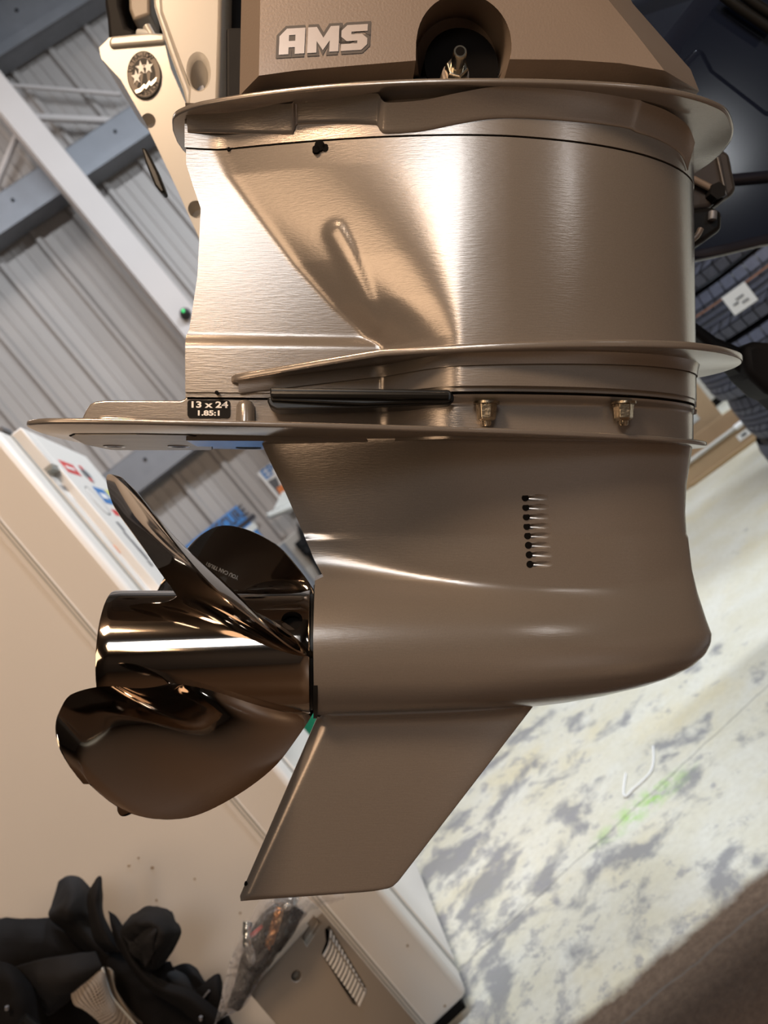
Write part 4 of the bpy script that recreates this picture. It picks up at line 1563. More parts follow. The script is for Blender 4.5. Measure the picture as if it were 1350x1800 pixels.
# bright work light over a grey rail, top right
wl = thing('work_light', 'bright white ribbed lamp above a grey rail at the top right', 'lamp', atY(1180, 40, 3.2))
slabw('housing', [(1116, -60), (1116, 24), (1140, 40), (1160, 62), (1260, -60)], 3.30, 0.06, M_LENS2, wl, smooth=False)
lens = slabw('lens', [(1160, -60), (1152, -14), (1151, 10), (1156, 34), (1166, 46), (1190, 24), (1262, -60)], 3.24, 0.04, M_LENS, wl, bevel=0.01, angle=30)
for k in range(16):
    a, b = atY(1158 + k * 0.6, 30 - k * 5.0, 3.232), atY(1176 + k * 3.9, 34 - k * 5.0, 3.232)
    v, f = tube([a, b], 0.0022, 6)
    obj('lens_rib', v, f, M_PALE, lens)
slabw('rail', [(1120, 100), (1270, -60), (1310, -60), (1150, 112)], 3.15, 0.05, M_STEEL, wl, smooth=False, bevel=0.006)
slabw('bracket', [(1094, -60), (1096, 2), (1127, 32), (1140, -60)], 3.20, 0.05, M_BLACKM, wl, smooth=False)

#PART4
# ------------------------------------------------------------------ the fridge
FP = atZ(842, 1768)                       # its near bottom corner
FP.z = 0
E1 = Vector((-0.124, 0.992, 0)).normalized()    # along the door side, away from the camera
E2 = Vector((-E1.y, E1.x, 0)).normalized()      # along the side panel, to the left
if E2.x > 0: E2 = -E2
UZ = Vector((0, 0, 1))
FH, FD, FW = 1.70, 0.70, 0.69


def fr(a, b, z):
    """a along the side panel (0 = door plane), b along the door (0 = near edge), z up"""
    return FP + E2 * a + E1 * b + UZ * z


fridge = thing('fridge', 'tall white fridge beside the propeller, its door covered in small stickers', 'fridge', FP)


def fbox(a0, a1, b0, b1, z0, z1):
    P = [fr(a, b, z) for a in (a0, a1) for b in (b0, b1) for z in (z0, z1)]
    return P, [(0, 1, 3, 2), (4, 6, 7, 5), (0, 4, 5, 1), (2, 3, 7, 6), (0, 2, 6, 4), (1, 5, 7, 3)]


SHELL0 = 0.072
obj('cabinet_shell', *fbox(0.0, FD, 0.0, FW, 0.035, FH), M_FRIDGE, fridge, bevel=0.016, angle=30)
obj('base', *fbox(0.03, FD - 0.03, 0.03, FW - 0.03, 0.0, 0.036), M_BLACKM, fridge, smooth=False)
# pressed seams of the side panel
for a, wd in ((0.112, 0.012),):
    obj('panel_seam', *fbox(a, a + wd * 2.2, -0.0015, 0.01, 0.04, FH - 0.01), M_FRIDGE, fridge, bevel=0.0012, angle=30)
    obj('seam_shoulder', *fbox(a + wd * 0.25, a + wd * 0.55, -0.0018, 0.01, 0.04, FH - 0.01), M_GASKET, fridge, smooth=False)
    obj('seam_groove', *fbox(a + wd * 0.9, a + wd * 1.15, -0.0020, 0.01, 0.04, FH - 0.01), M_GASKET, fridge, smooth=False)
# the door: gasket line, door slab and the long vertical grip that stands proud of it
DP = -0.028                                     # the door's face
obj('gasket', *fbox(-0.002, 0.02, 0.085, 0.106, 0.05, FH - 0.012), M_GASKET, fridge, smooth=False)
door = obj('door', *fbox(DP, 0.004, 0.165, FW - 0.004, 0.73, FH - 0.004), M_FRIDGE, fridge, bevel=0.004, angle=30)
obj('door_edge', *fbox(DP, 0.004, 0.104, 0.1649, 1.585, FH - 0.004), M_FRIDGE, fridge, bevel=0.004, angle=30)
obj('door_edge', *fbox(DP, 0.004, 0.104, 0.1649, 0.73, 1.20), M_FRIDGE, fridge, bevel=0.004, angle=30)
obj('finger_recess', *fbox(-0.0065, 0.004, 0.102, 0.1649, 1.20, 1.585), M_FRIDGE, fridge, smooth=False)
obj('lower_door', *fbox(-0.0065, 0.004, 0.104, FW - 0.004, 0.06, 0.722), M_FRIDGE, fridge, bevel=0.003, angle=30)
obj('recess_cap', *fbox(-0.024, 0.002, 0.106, 0.1645, 1.577, 1.5848), M_GASKET, fridge, smooth=False)
obj('hinge_cover', *fbox(-0.004, 0.03, 0.06, 0.12, FH - 0.001, FH + 0.010), M_INK, fridge, smooth=False, bevel=0.002)


def dpt(px, py, a=-0.0065):
    """photo pixel on the door's face"""
    r = ray(px, py)
    o = FP + E2 * a
    t = (o - CAM).dot(E2) / r.dot(E2)
    p = CAM + r * t
    return (p - FP).dot(E1), p.z


def decal(px, m, name='sticker', a=-0.0068, parent=None, th=0.0008):
    P = []
    for x, y in px:
        b, z = dpt(x, y, a)
        P.append((b, z))
    f = [fr(a, b, z) for b, z in P]
    return obj(name, *prism(f, [q + E2 * th for q in f]), m, parent or fridge, smooth=False)


def dtext(s, px, py, size, m, a=-0.0074, parent=None, sx=1.0):
    b, z = dpt(px, py, a)
    return obj('sticker_print', *place(text_mesh(s, size, off=0.0006), fr(a, b, z), -E1, UZ, sx), m, parent or fridge, smooth=False)


def dellipse(px, py, rb, rz, m, a=-0.0068, name='sticker', n=28, parent=None):
    b, z = dpt(px, py, a)
    f = [fr(a, b + rb * math.cos(2 * math.pi * i / n), z + rz * math.sin(2 * math.pi * i / n)) for i in range(n)]
    return obj(name, *prism(f, [q + E2 * 0.0008 for q in f]), m, parent or fridge, smooth=False)


def drect(px, py, wb_, hz, m, a=-0.0068, name='sticker', parent=None, sl=0.0):
    b, z = dpt(px, py, a)
    f = [fr(a, b + u * wb_ / 2 + sl * w_, z + w_ * hz / 2) for u, w_ in ((-1, -1), (1, -1), (1, 1), (-1, 1))]
    return obj(name, *prism(f, [q + E2 * 0.0008 for q in f]), m, parent or fridge, smooth=False)


F0, F1 = -0.0068, DP - 0.0006
s = drect(113, 858, 0.04, 0.075, M_WHITE); dtext('EKV', 113, 858, 0.024, M_INK, a=-0.0078, parent=s)
drect(149, 893, 0.042, 0.055, M_INK)
s = dellipse(200, 955, 0.024, 0.064, M_GASKET)
for dy in (-10, 10):
    drect(200 + dy * 0.7, 955 + dy, 0.022, 0.026, M_ORANGE, a=-0.0078, parent=s, name='sticker_print')
s = drect(124, 823, 0.13, 0.040, M_RED, a=F1); drect(124, 823, 0.08, 0.010, M_WHITE, a=F1 - 0.001, parent=s, name='sticker_print')
s = dellipse(152, 833, 0.06, 0.030, M_PALE, a=F1)
dellipse(152, 833, 0.036, 0.018, M_INK, a=F1 - 0.001, parent=s, name='sticker_print'); drect(143, 822, 0.03, 0.014, M_RED, a=F1 - 0.0014, parent=s, name='sticker_print'); drect(160, 843, 0.03, 0.014, M_RED, a=F1 - 0.0014, parent=s, name='sticker_print')
s = drect(184, 872, 0.13, 0.058, M_BLUE, a=F1)
drect(184, 872, 0.07, 0.018, M_WHITE, a=F1 - 0.001, parent=s, name='sticker_print')
drect(199, 875, 0.045, 0.058, M_YELLOW, a=F1 - 0.001)
s = dellipse(172, 880, 0.05, 0.048, M_INK, a=F1); dellipse(172, 880, 0.044, 0.044, M_FRIDGE, a=F1 - 0.0008, parent=s, name='sticker_print')
drect(208, 902, 0.12, 0.022, M_RED, a=F1)
for (x, y, w_, h_) in ((212, 925, 0.03, 0.03), (224, 942, 0.025, 0.03), (238, 958, 0.03, 0.035), (252, 974, 0.035, 0.035), (264, 990, 0.03, 0.02)):
    drect(x, y, w_, h_, M_INK, a=F1)
bowl = thing('white_bowl', 'small white bowl on top of the fridge', 'bowl', fr(0.10, 0.40, FH))
bc = fr(0.12, 0.42, FH + 0.0060)
rows_ = [[bc + Vector((r * math.cos(2 * math.pi * k / 40), r * math.sin(2 * math.pi * k / 40), z)) for k in range(40)] for r, z in ((0.004, 0.0), (0.045, 0.0), (0.085, 0.022), (0.105, 0.052), (0.108, 0.053), (0.104, 0.050), (0.082, 0.024), (0.044, 0.005), (0.004, 0.004))]
obj('bowl_body', *grid(rows_, closed=True), M_CREAM, bowl)
obj('foot', *tube([bc - UZ * 0.0045, bc + UZ * 0.001], 0.04, 30), M_CREAM, bowl)

# small grime marks on the side panel
M_GRIME = mat('grime_spot', (0.34, 0.25, 0.17), 0.6, vary=(200, 0.2))
for px, py in ((243, 1508), (268, 1525), (342, 1545), (422, 1605), (227, 1522), (275, 1583), (716, 1662), (782, 1768)):
    r = ray(px, py)
    t = (FP - CAM).dot(E1) / r.dot(E1)
    q = CAM + r * t
    rr_ = random.uniform(0.0025, 0.0045)
    f = [q - E1 * 0.0006 + E2 * (rr_ * math.cos(2 * math.pi * i / 8) * random.uniform(0.6, 1.3)) + UZ * (rr_ * math.sin(2 * math.pi * i / 8) * random.uniform(0.6, 1.3)) for i in range(8)]
    obj('grime_mark', *prism(f, [v + E1 * 0.001 for v in f]), M_GRIME, fridge, smooth=False)

# ------------------------------------------------------------------ green canister and things on the back wall
gt = thing('green_canister', 'green plastic canister standing behind the fridge, seen beside the skeg', 'canister', atY(545, 1270, 2.7))
slabw('canister_body', [(500, 1222), (520, 1236), (575, 1262), (640, 1300), (640, 1380), (560, 1330), (530, 1300), (500, 1260)], 2.70, 0.25, M_GREEN, gt, bevel=0.02, angle=30)
gq = atY(575, 1320, 2.78)
v, f = box((gq.x, 2.84, gq.z / 2 - 0.02), (0.26, 0.2, gq.z - 0.04))
obj('dark_base', v, f, M_BLACKM, gt, smooth=False, bevel=0.01)


def wslab(name, pts, o0, o1, m, parent=None, **k):
    f = [wall_pt(x, y, o0) for x, y in pts]
    return obj(name, *prism(f, [q - WN * (o0 - o1) for q in f]), m, parent, **k)


WZ = Vector((0, 0, 1))


def wrect(name, px, py, w_, h_, o0, o1, m, parent=None, anchor=(0, 1), **k):
    """upright board on the wall; (px,py) is the corner given by anchor (0 left / 1 right, 0 bottom / 1 top)"""
    p = wall_pt(px, py, o0)
    x0 = -w_ * anchor[0]; z0 = -h_ * anchor[1]
    f = [p + WD * (x0 + a * w_) + WZ * (z0 + b * h_) for a, b in ((0, 0), (1, 0), (1, 1), (0, 1))]
    return obj(name, *prism(f, [q - WN * (o0 - o1) for q in f]), m, parent, smooth=False, **k)


bs = thing('blue_sign', 'blue poster board reading SECURE leaning on the corrugated back wall behind the propeller', 'sign', wall_pt(415, 888, 0.1))
wrect('board', 416, 888, 0.62, 1.05, 0.075, 0.06, M_BLUE, bs, anchor=(1, 1))
tp = wall_pt(404, 917, 0.078)
obj('lettering', *place(text_mesh('SECURE', 0.085, off=0.002), tp, WD, WZ, 0.95, 1.45), M_NAVY, bs, smooth=False)
for px, py, w_, h_, m_ in ((412, 934, 0.36, 0.035, M_NAVY), (420, 946, 0.30, 0.05, M_PALE)):
    wrect('print_band', px, py, w_, h_, 0.078, 0.074, m_, bs, anchor=(0.5, 0.5))
for pts in (((430, 960), (446, 944), (449, 958), (444, 966)), ((448, 960), (458, 958), (452, 975), (444, 972)), ((470, 985), (496, 985), (500, 1000), (486, 1002)), ((488, 1005), (505, 1000), (520, 1018), (500, 1020)), ((505, 1020), (530, 1010), (545, 1040), (515, 1045))):
    wslab('leaf_print', pts, 0.079, 0.074, M_NAVY, bs, smooth=False)
ws = thing('white_notice', 'white notice with blue letters pinned high on the back wall beside the gearcase', 'sign', wall_pt(470, 850, 0.1))
wrect('sheet', 452, 832, 0.42, 0.36, 0.06, 0.045, M_WHITE, ws, anchor=(0, 1))
tp = wall_pt(472, 830, 0.063)
obj('lettering', *place(text_mesh('EP', 0.10, off=0.003), tp, WD, WZ), M_BLUE, ws, smooth=False)
wslab('photo_print', [(470, 846), (486, 838), (498, 870), (494, 875)], 0.063, 0.058, M_INK, ws, smooth=False)
wslab('photo_print', [(486, 858), (498, 850), (506, 868), (494, 872)], 0.065, 0.058, M_ORANGE, ws, smooth=False)
shf = thing('wall_shelf', 'small pale shelf bracket on the back wall below the white notice', 'shelf', wall_pt(490, 895, 0.3))
wslab('shelf_board', [(468, 902), (472, 910), (530, 888), (526, 879)], 0.45, 0.20, M_PALE, shf, bevel=0.01, smooth=False)
wslab('bracket', [(480, 897), (496, 864), (520, 860), (530, 880)], 0.32, 0.28, M_PALE, shf, bevel=0.008, smooth=False)
lk = thing('grey_locker', 'grey locker against the back wall below the shelf, mostly hidden by the gearcase', 'locker', wall_pt(540, 1000, 0.3))
wslab('locker_body', [(484, 962), (520, 932), (640, 1080), (640, 1200), (600, 1105)], 0.40, 0.12, M_SIDING_D, lk, bevel=0.01, smooth=False)
v, f = tube([wall_pt(488, 962, 0.50), wall_pt(600, 1106, 0.50)], 0.055, 14)
obj('corner_post', v, f, M_STEEL, lk)
for (x, y, r) in ((524, 950, 0.035), (533, 962, 0.03)):
    v, f = tube([wall_pt(x, y, 0.44), wall_pt(x + 9, y + 10, 0.44)], r, 10)
    obj('handle', v, f, M_BLACKM, lk)
wslab('dark_edge', [(522, 918), (560, 965), (600, 1080), (556, 1000), (530, 962)], 0.43, 0.36, M_BLACKM, lk, smooth=False)

# ------------------------------------------------------------------ louvred appliance case in front of the fridge
TY = 1.36
Et = Vector((0.915, 0.403, 0)).normalized()
NB = Vector((-0.403, 0.915, 0)).normalized()
tc_ = atY(566, 1602, TY)                      # its top right corner
AW_, AD, AH = 0.172, 0.13, tc_.z
base = Vector((tc_.x, tc_.y, 0))


def ap(a, b, z):
    """a left from the right edge, b back, z up"""
    return base - Et * a + NB * b + UZ * z


def abox(a0, a1, b0, b1, z0, z1):
    P = [ap(a, b, z) for a in (a0, a1) for b in (b0, b1) for z in (z0, z1)]
    return P, [(0, 1, 3, 2), (4, 6, 7, 5), (0, 4, 5, 1), (2, 3, 7, 6), (0, 2, 6, 4), (1, 5, 7, 3)]


cs = thing('appliance_case', 'upright grey beige appliance case with a column of vent slots, before the fridge', 'appliance', ap(AW_ / 2, AD / 2, 0))
cb = obj('case_body', *abox(0, AW_, 0, AD, 0.0, AH), M_GREYBEIGE, cs)
inv = rootmat(cb).inverted()


def apx(px, py, b=0.0):
    """pixel on the case's front"""
    r = ray(px, py)
    nb = NB
    o = base + nb * b
    return CAM + r * ((o - CAM).dot(nb) / r.dot(nb))


nb = NB
cut = []
# recessed bay that holds the louvre stack, the finger pull and the oval hole
def bay(pts, d):
    f = [apx(x, y) - nb * 0.01 for x, y in pts]
    V, F = prism(f, [q + nb * (d + 0.01) for q in f])
    return [inv @ q for q in V], F
cut.append(bay([(531, 1648), (552, 1612), (566, 1623), (540, 1664)], 0.02))
cut.append(bay([(566, 1676), (574, 1655), (572, 1634), (579, 1628), (643, 1734), (643, 1746), (631, 1770), (620, 1764)], 0.022))
o0 = apx(521, 1716)
cut.append(([inv @ q for q in tube([o0 - nb * 0.01, o0 + nb * 0.02], 0.0085, 20)[0]], tube([o0, o0 + nb], 1, 20)[1]))
boolean(cb, cut)
bm_ = cb.modifiers.new('bevel', 'BEVEL'); bm_.width = 0.004; bm_.segments = 2; bm_.limit_method = 'ANGLE'; bm_.angle_limit = rad(50)
obj('bay_floor', *prism([apx(x, y, 0.0205) for x, y in ((560, 1680), (568, 1622), (650, 1734), (634, 1776))], [apx(x, y, 0.0225) for x, y in ((560, 1680), (568, 1622), (650, 1734), (634, 1776))]), M_HOLE, cs, smooth=False)
M_SLAT = mat('pale_slat', (0.62, 0.60, 0.57), 0.45, vary=(40, 0.05))
for i in range(13):
    t_ = i / 12
    x0, y0 = 568 + 61 * t_, 1680 + 86 * t_
    x1, y1 = 578 + 61 * t_, 1660 + 84 * t_
    x2, y2 = 581 + 60 * t_, 1634 + 102 * t_
    P = [apx(x0, y0, -0.001), apx(x1, y1, -0.003), apx(x2, y2, -0.001)]
    P = catmull(P, 9)
    d = (apx(x0 + 2.6, y0 + 3.6) - apx(x0, y0))
    f = P + [q + d for q in P[::-1]]
    obj('louvre', *prism(f, [q + nb * 0.004 for q in f]), M_SLAT, cs, smooth=False)
v, f = tube([apx(579, 1648, -0.004), apx(642, 1742, -0.004)], 0.0016, 8)
obj('louvre_rail', v, f, M_GREYBEIGE, cs)

# ------------------------------------------------------------------ fabrics: lofted, folded sheets
def cloth(name, rows, m, parent=None, n=30, mrow=26, amp=0.006, freq=22, th=0.003, seed=0, label=None):
    R = [catmull([atY(x, y, Y) for x, y, Y in r], n) for r in rows]
    cols = [catmull([r[k] for r in R], mrow) for k in range(n)]
    G = [[cols[k][j].copy() for k in range(n)] for j in range(mrow)]
    for r in G:
        for v in r:
            d = noise.noise(v * freq + Vector((seed, 0, 0))) + 0.5 * noise.noise(v * freq * 2.3 + Vector((0, seed, 0)))
            e = noise.noise(v * freq * 0.7 + Vector((0, 0, seed + 5)))
            v += FWD * (d * amp) + UPV * (e * amp * 0.5)
    o = obj(name, *grid(G), m, parent, angle=80, label=label)
    if th > 0.001:
        s_ = o.modifiers.new('solid', 'SOLIDIFY'); s_.thickness = th; s_.offset = 0
    return o


hp_ = thing('black_bag_heap', 'heap of crumpled black fabric bags with a mesh panel at the lower left', 'bag', Vector((-0.95, 1.40, 0)))
cloth('back_cloth', [[(-60, 1618, 1.50), (40, 1614, 1.46), (96, 1616, 1.46), (118, 1634, 1.46)], [(-60, 1660, 1.44), (60, 1655, 1.42), (130, 1668, 1.44), (160, 1690, 1.46)], [(-60, 1720, 1.42), (80, 1720, 1.42), (180, 1740, 1.42), (300, 1750, 1.42)], [(-60, 1830, 1.42), (100, 1830, 1.42), (240, 1830, 1.42), (470, 1830, 1.42)]], M_FABRIC, hp_, seed=1, amp=0.008)
cloth('left_hump', [[(104, 1549, 1.47), (120, 1541, 1.46), (140, 1545, 1.46), (158, 1562, 1.47)], [(92, 1590, 1.46), (120, 1575, 1.40), (142, 1572, 1.41), (160, 1584, 1.45)], [(88, 1612, 1.45), (112, 1606, 1.37), (140, 1600, 1.39), (164, 1612, 1.43)], [(118, 1640, 1.45), (140, 1636, 1.40), (160, 1632, 1.42), (176, 1640, 1.43)], [(190, 1720, 1.46), (205, 1710, 1.42), (225, 1700, 1.42), (240, 1695, 1.44)]], M_FABRIC_G, hp_, seed=3, amp=0.004)
cloth('upright_fold', [[(166, 1552, 1.39), (170, 1545, 1.38), (175, 1541, 1.38), (178, 1546, 1.39)], [(155, 1572, 1.38), (163, 1568, 1.36), (173, 1566, 1.36), (179, 1575, 1.39)], [(156, 1600, 1.38), (165, 1596, 1.35), (176, 1602, 1.36), (182, 1610, 1.39)], [(165, 1650, 1.39), (180, 1648, 1.355), (196, 1654, 1.36), (208, 1662, 1.40)], [(186, 1672, 1.40), (200, 1672, 1.38), (212, 1676, 1.38), (216, 1676, 1.41)]], M_FABRIC_G, hp_, seed=4, amp=0.003)
cloth('long_strap', [[(190, 1602, 1.40), (202, 1612, 1.40), (212, 1628, 1.40)], [(204, 1650, 1.38), (214, 1650, 1.37), (222, 1652, 1.38)], [(226, 1690, 1.36), (236, 1694, 1.345), (246, 1698, 1.36)], [(262, 1738, 1.35), (274, 1732, 1.335), (284, 1726, 1.35)], [(320, 1772, 1.34), (330, 1756, 1.325), (340, 1744, 1.34)], [(372, 1820, 1.34), (382, 1800, 1.325), (392, 1782, 1.34)]], M_FABRIC, hp_, seed=5, amp=0.003, th=0.006)
cloth('knot', [[(232, 1610, 1.40), (252, 1599, 1.38), (280, 1598, 1.38), (303, 1602, 1.40)], [(214, 1632, 1.38), (246, 1622, 1.32), (284, 1618, 1.33), (310, 1622, 1.38)], [(212, 1655, 1.37), (244, 1654, 1.36), (280, 1640, 1.31), (318, 1640, 1.37)], [(222, 1680, 1.38), (250, 1668, 1.33), (276, 1672, 1.32), (304, 1668, 1.37)], [(255, 1712, 1.40), (268, 1708, 1.37), (278, 1700, 1.37), (290, 1690, 1.40)]], M_FABRIC_G, hp_, seed=6, amp=0.007, freq=40)
cloth('knot_fold', [[(236, 1652, 1.335), (250, 1640, 1.325), (266, 1626, 1.325)], [(246, 1668, 1.325), (262, 1650, 1.305), (276, 1634, 1.31)], [(256, 1700, 1.335), (270, 1676, 1.315), (272, 1650, 1.32)]], M_FABRIC_G, hp_, seed=16, amp=0.004, freq=50, n=16, mrow=14)
cloth('under_knot', [[(180, 1660, 1.42), (260, 1690, 1.41), (300, 1690, 1.42)], [(190, 1720, 1.41), (260, 1740, 1.40), (330, 1740, 1.42)], [(200, 1830, 1.41), (290, 1830, 1.40), (400, 1830, 1.42)]], M_FABRIC, hp_, seed=7)
cloth('grey_flap', [[(-10, 1712, 1.34), (60, 1690, 1.31), (120, 1678, 1.31), (168, 1673, 1.33)], [(40, 1740, 1.32), (80, 1730, 1.29), (130, 1715, 1.29), (178, 1696, 1.32)], [(70, 1762, 1.33), (90, 1758, 1.30), (130, 1738, 1.30), (180, 1704, 1.33)], [(84, 1784, 1.35), (96, 1778, 1.34), (130, 1750, 1.34), (176, 1712, 1.35)]], M_FABRIC_G, hp_, seed=8, amp=0.004)
cloth('front_fold', [[(-40, 1690, 1.30), (10, 1692, 1.29), (40, 1712, 1.30)], [(-40, 1730, 1.27), (20, 1725, 1.26), (62, 1748, 1.29)], [(-40, 1800, 1.26), (30, 1790, 1.25), (84, 1800, 1.29)], [(-40, 1830, 1.26), (40, 1830, 1.25), (110, 1830, 1.29)]], M_FABRIC, hp_, seed=9, amp=0.006)
# mesh panel: a woven net with real holes
MN = bpy.data.materials.new('net_weave'); n_, l_, b_ = nodes(MN)
b_.inputs['Base Color'].default_value = (0.24, 0.20, 0.165, 1); b_.inputs['Roughness'].default_value = 0.7
tx = n_.new('ShaderNodeTexNoise'); tx.inputs['Scale'].default_value = 60
bp_ = n_.new('ShaderNodeBump'); bp_.inputs['Strength'].default_value = 0.3; l_.new(tx.outputs['Fac'], bp_.inputs['Height']); l_.new(bp_.outputs[0], b_.inputs['Normal'])
rowsN = [[(178, 1700, 1.325), (184, 1706, 1.32), (192, 1744, 1.31), (206, 1768, 1.31), (240, 1806, 1.31)], [(160, 1716, 1.315), (172, 1728, 1.30), (184, 1764, 1.295), (200, 1786, 1.295), (232, 1830, 1.30)], [(124, 1744, 1.31), (130, 1766, 1.29), (148, 1776, 1.285), (176, 1800, 1.285), (212, 1850, 1.29)]]
R_ = [catmull([atY(*q) for q in r], 27) for r in rowsN]
cols_ = [catmull([r[k] for r in R_], 17) for k in range(27)]
G_ = [[cols_[k][j] for k in range(27)] for j in range(17)]
Vn, Fn = [], []
for j in range(16):
    for k in range(26):
        a, b, c, d = G_[j][k], G_[j][k + 1], G_[j + 1][k + 1], G_[j + 1][k]
        m_ = (a + b + c + d) / 4
        sft = 0.0
        i0 = len(Vn)
        Vn += [a, b, c, d] + [m_ + (q - m_) * 0.66 for q in ((a + b) / 2, (b + c) / 2, (c + d) / 2, (d + a) / 2)]
        Fn += [(i0, i0 + 1, i0 + 5, i0 + 4), (i0, i0 + 4, i0 + 7), (i0 + 1, i0 + 2, i0 + 5), (i0 + 2, i0 + 3, i0 + 6), (i0 + 2, i0 + 6, i0 + 5), (i0 + 3, i0, i0 + 7), (i0 + 3, i0 + 7, i0 + 6), (i0, i0 + 1, i0 + 4)][1:]
        Fn += [(i0, i0 + 1, i0 + 4), (i0 + 1, i0 + 5, i0 + 4)]
net = obj('mesh_panel', Vn, Fn, MN, hp_, label='taupe net panel')
s_ = net.modifiers.new('solid', 'SOLIDIFY'); s_.thickness = 0.0012
v, f = tube(catmull([atY(x, y, 1.318) for x, y in ((180, 1702), (188, 1730), (196, 1752), (212, 1772), (242, 1806))], 16), 0.0022, 8)
obj('piping', v, f, M_PALE, hp_)
cloth('side_pocket', [[(182, 1698, 1.36), (196, 1704, 1.35), (202, 1716, 1.36)], [(192, 1745, 1.35), (203, 1742, 1.34), (206, 1748, 1.36)], [(210, 1780, 1.35), (232, 1790, 1.34), (250, 1800, 1.36)]], M_GREYBEIGE, hp_, seed=10, amp=0.002)
v, f = tube(catmull([atY(x, y, Y) for x, y, Y in ((282, 1706, 1.44), (300, 1712, 1.42), (322, 1730, 1.41), (345, 1756, 1.41))], 14), [0.012 + 0.002 * math.sin(i) for i in range(14)], 14)
obj('webbing_roll', v, f, M_FABRIC_G, hp_)
cloth('right_pouch', [[(304, 1700, 1.45), (326, 1694, 1.43), (346, 1706, 1.43), (354, 1722, 1.45)], [(320, 1722, 1.43), (340, 1716, 1.41), (356, 1726, 1.41), (372, 1740, 1.43)], [(330, 1760, 1.43), (350, 1750, 1.41), (380, 1760, 1.41), (400, 1775, 1.43)]], M_FABRIC, hp_, seed=11, amp=0.003)
cloth('corner_pouch', [[(336, 1752, 1.40), (356, 1730, 1.38), (382, 1712, 1.38), (390, 1726, 1.40)], [(346, 1768, 1.38), (366, 1758, 1.36), (386, 1748, 1.36), (394, 1770, 1.39)], [(340, 1840, 1.38), (370, 1840, 1.36), (400, 1840, 1.36), (430, 1840, 1.39)]], M_FABRIC, hp_, seed=12, amp=0.003)
v, f = tube([atY(354, 1758, 1.352), atY(368, 1741, 1.352)], 0.0018, 8)
obj('zip_pull', v, f, M_STEEL, hp_)
for x, y in ((353, 1790), (12, 1772)):
    v, f = tube([atY(x, y - 3, 1.315 if x > 100 else 1.235), atY(x, y + 3, 1.315 if x > 100 else 1.235)], 0.0032, 10)
    obj('snap', v, f, M_STEEL, hp_)
v, f = tube([atY(40, 1790, 1.24), atY(70, 1815, 1.245)], 0.009, 10)
obj('cord_lock', v, f, M_BLACK, hp_)
# the heap's body goes on down to the floor below the frame
cz_ = min((rootmat(o) @ v.co).z for o in hp_.children for v in o.data.vertices) + 0.03
v, f = box((-0.95, 1.40, cz_ / 2), (0.28, 0.2, cz_))
obj('bag_body', v, f, M_FABRIC, hp_, smooth=True, bevel=0.05)

# ------------------------------------------------------------------ clear plastic bag draped over the case
MP = bpy.data.materials.new('clear_plastic'); n_, l_, b_ = nodes(MP)
b_.inputs['Base Color'].default_value = (0.80, 0.80, 0.84, 1); b_.inputs['Roughness'].default_value = 0.16
b_.inputs['Specular IOR Level'].default_value = 1.0; b_.inputs['Coat Weight'].default_value = 1.0; b_.inputs['Coat Roughness'].default_value = 0.06
tx = n_.new('ShaderNodeTexNoise'); tx.inputs['Scale'].default_value = 34; tx.inputs['Detail'].default_value = 6; tx.inputs['Distortion'].default_value = 1.4
bp_ = n_.new('ShaderNodeBump'); bp_.inputs['Strength'].default_value = 1.0; bp_.inputs['Distance'].default_value = 0.02
tc0 = n_.new('ShaderNodeTexCoord'); l_.new(tc0.outputs['Object'], tx.inputs['Vector'])
l_.new(tx.outputs['Fac'], bp_.inputs['Height']); l_.new(bp_.outputs[0], b_.inputs['Normal']); l_.new(bp_.outputs[0], b_.inputs['Coat Normal'])
tr_ = n_.new('ShaderNodeBsdfTransparent'); tr_.inputs[0].default_value = (0.93, 0.93, 0.95, 1)
lw_ = n_.new('ShaderNodeLayerWeight'); lw_.inputs[0].default_value = 0.35; l_.new(bp_.outputs[0], lw_.inputs['Normal'])
mr_ = n_.new('ShaderNodeMapRange'); mr_.inputs[3].default_value = 0.10; mr_.inputs[4].default_value = 0.85; l_.new(lw_.outputs['Fresnel'], mr_.inputs[0])
mx_ = n_.new('ShaderNodeMixShader'); l_.new(mr_.outputs[0], mx_.inputs[0]); l_.new(tr_.outputs[0], mx_.inputs[1]); l_.new(b_.outputs[0], mx_.inputs[2])
l_.new(mx_.outputs[0], n_['Material Output'].inputs['Surface'])
pb_ = thing('plastic_bag', 'clear crinkled plastic bag with dark and copper contents, hanging beside the appliance case', 'bag', atY(450, 1680, 1.2550))
cloth('bag_film', [[(600, 1560, 1.2650), (606, 1568, 1.2550), (604, 1578, 1.2550), (588, 1588, 1.2650)], [(478, 1572, 1.2750), (500, 1572, 1.2250), (530, 1590, 1.2250), (540, 1606, 1.2650)], [(436, 1620, 1.2750), (462, 1622, 1.2050), (490, 1636, 1.2050), (512, 1650, 1.2650)], [(412, 1672, 1.2750), (436, 1676, 1.2050), (462, 1682, 1.2050), (480, 1692, 1.2650)], [(398, 1730, 1.2750), (412, 1738, 1.2150), (432, 1742, 1.2150), (446, 1744, 1.2650)], [(384, 1776, 1.2750), (394, 1778, 1.2250), (412, 1776, 1.2250), (428, 1772, 1.2650)], [(374, 1806, 1.2750), (380, 1800, 1.2550), (392, 1790, 1.2550), (404, 1780, 1.2650)]], MP, pb_, seed=21, amp=0.010, freq=34, n=40, mrow=60, th=0.0008)
cloth('bag_back', [[(478, 1576, 1.2950), (520, 1590, 1.2950), (540, 1606, 1.2850)], [(412, 1672, 1.2950), (446, 1680, 1.2950), (478, 1692, 1.2850)], [(384, 1776, 1.2950), (404, 1778, 1.2950), (426, 1772, 1.2850)]], MP, pb_, seed=22, amp=0.006, freq=30, th=0.0008)
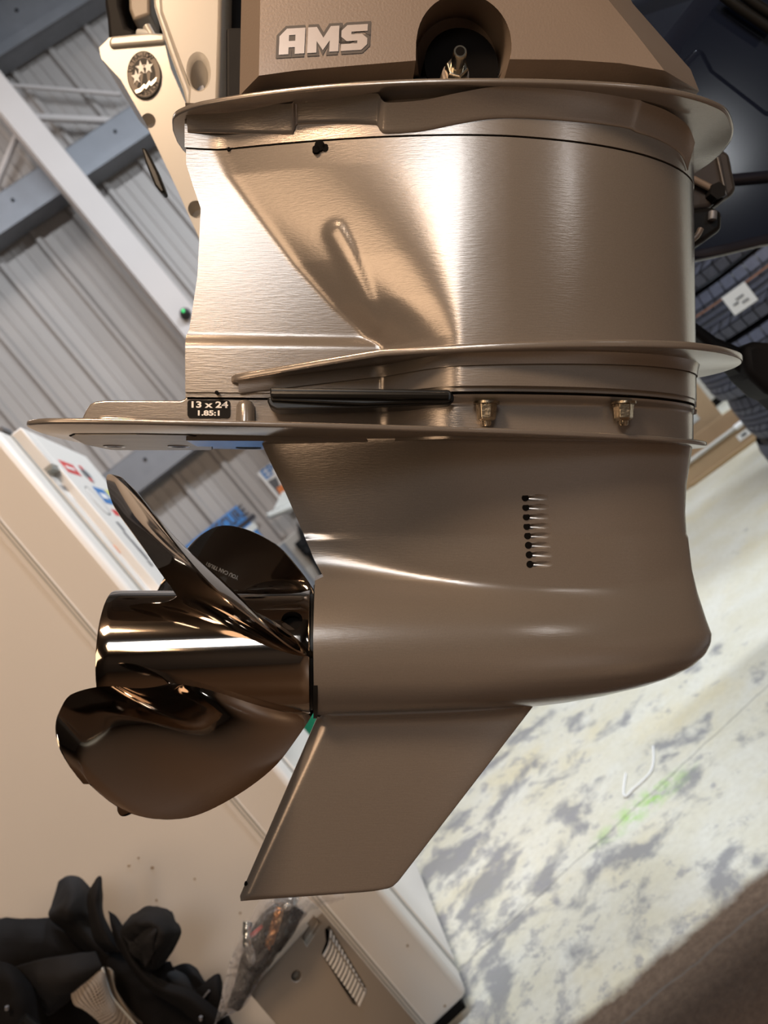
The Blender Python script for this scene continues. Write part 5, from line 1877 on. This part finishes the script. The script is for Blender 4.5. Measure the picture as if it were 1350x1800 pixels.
MCU = mat('copper_foil', (0.70, 0.36, 0.16), 0.3, 0.9, vary=(80, 0.4), bump=(120, 0.8))
MFO = mat('silver_foil', (0.75, 0.80, 0.82), 0.2, 0.9, vary=(80, 0.2), bump=(150, 0.8))
cloth('dark_contents', [[(486, 1584, 1.2700), (510, 1588, 1.2600), (534, 1606, 1.2700)], [(450, 1624, 1.2700), (484, 1632, 1.2500), (508, 1652, 1.2700)], [(428, 1676, 1.2700), (450, 1680, 1.2500), (474, 1694, 1.2700)], [(412, 1734, 1.2700), (426, 1738, 1.2550), (440, 1742, 1.2700)], [(400, 1770, 1.2700), (410, 1772, 1.2600), (424, 1770, 1.2700)]], M_FABRIC_G, pb_, seed=31, amp=0.010, freq=55, n=22, mrow=40)
cloth('copper_foil', [[(486, 1590, 1.2400), (494, 1592, 1.2370), (500, 1598, 1.2400)], [(478, 1618, 1.2300), (486, 1624, 1.2250), (490, 1630, 1.2300)], [(470, 1648, 1.2300), (476, 1650, 1.2250), (482, 1652, 1.2300)], [(466, 1664, 1.2350), (470, 1666, 1.2310), (474, 1668, 1.2350)]], MCU, pb_, seed=32, amp=0.008, freq=120, n=12, mrow=36)
cloth('silver_foil', [[(428, 1620, 1.2400), (434, 1618, 1.2350), (442, 1622, 1.2400)], [(428, 1650, 1.2300), (434, 1652, 1.2250), (440, 1654, 1.2300)], [(430, 1672, 1.2300), (440, 1676, 1.2250), (448, 1674, 1.2300)], [(438, 1690, 1.2350), (444, 1692, 1.2310), (448, 1690, 1.2350)]], MFO, pb_, seed=33, amp=0.006, freq=110, n=12, mrow=30)
cloth('silver_foil', [[(480, 1580, 1.2350), (500, 1574, 1.2300), (528, 1566, 1.2350)], [(486, 1590, 1.2300), (504, 1588, 1.2250), (524, 1578, 1.2300)], [(494, 1598, 1.2350), (508, 1598, 1.2300), (522, 1588, 1.2350)]], MFO, pb_, seed=34, amp=0.008, freq=100, n=26, mrow=14)
cloth('red_lead', [[(440, 1640, 1.2400), (446, 1636, 1.2350), (460, 1624, 1.2400)], [(442, 1648, 1.2370), (448, 1644, 1.2330), (462, 1630, 1.2370)]], M_RED, pb_, seed=35, amp=0.002, n=10, mrow=6)

# ------------------------------------------------------------------ clear cable offcut on the floor
v, f = tube(catmull([atZ(x, y, 0.004) for x, y in ((1148, 1312), (1149, 1335), (1144, 1356), (1128, 1374), (1112, 1388), (1100, 1400), (1096, 1390), (1100, 1360))], 30), 0.0032, 8)
zt_ = obj('cable_offcut', v, f, M_WHITE)
setp(zt_, 'thin white bent plastic offcut lying on the stained floor', 'offcut')
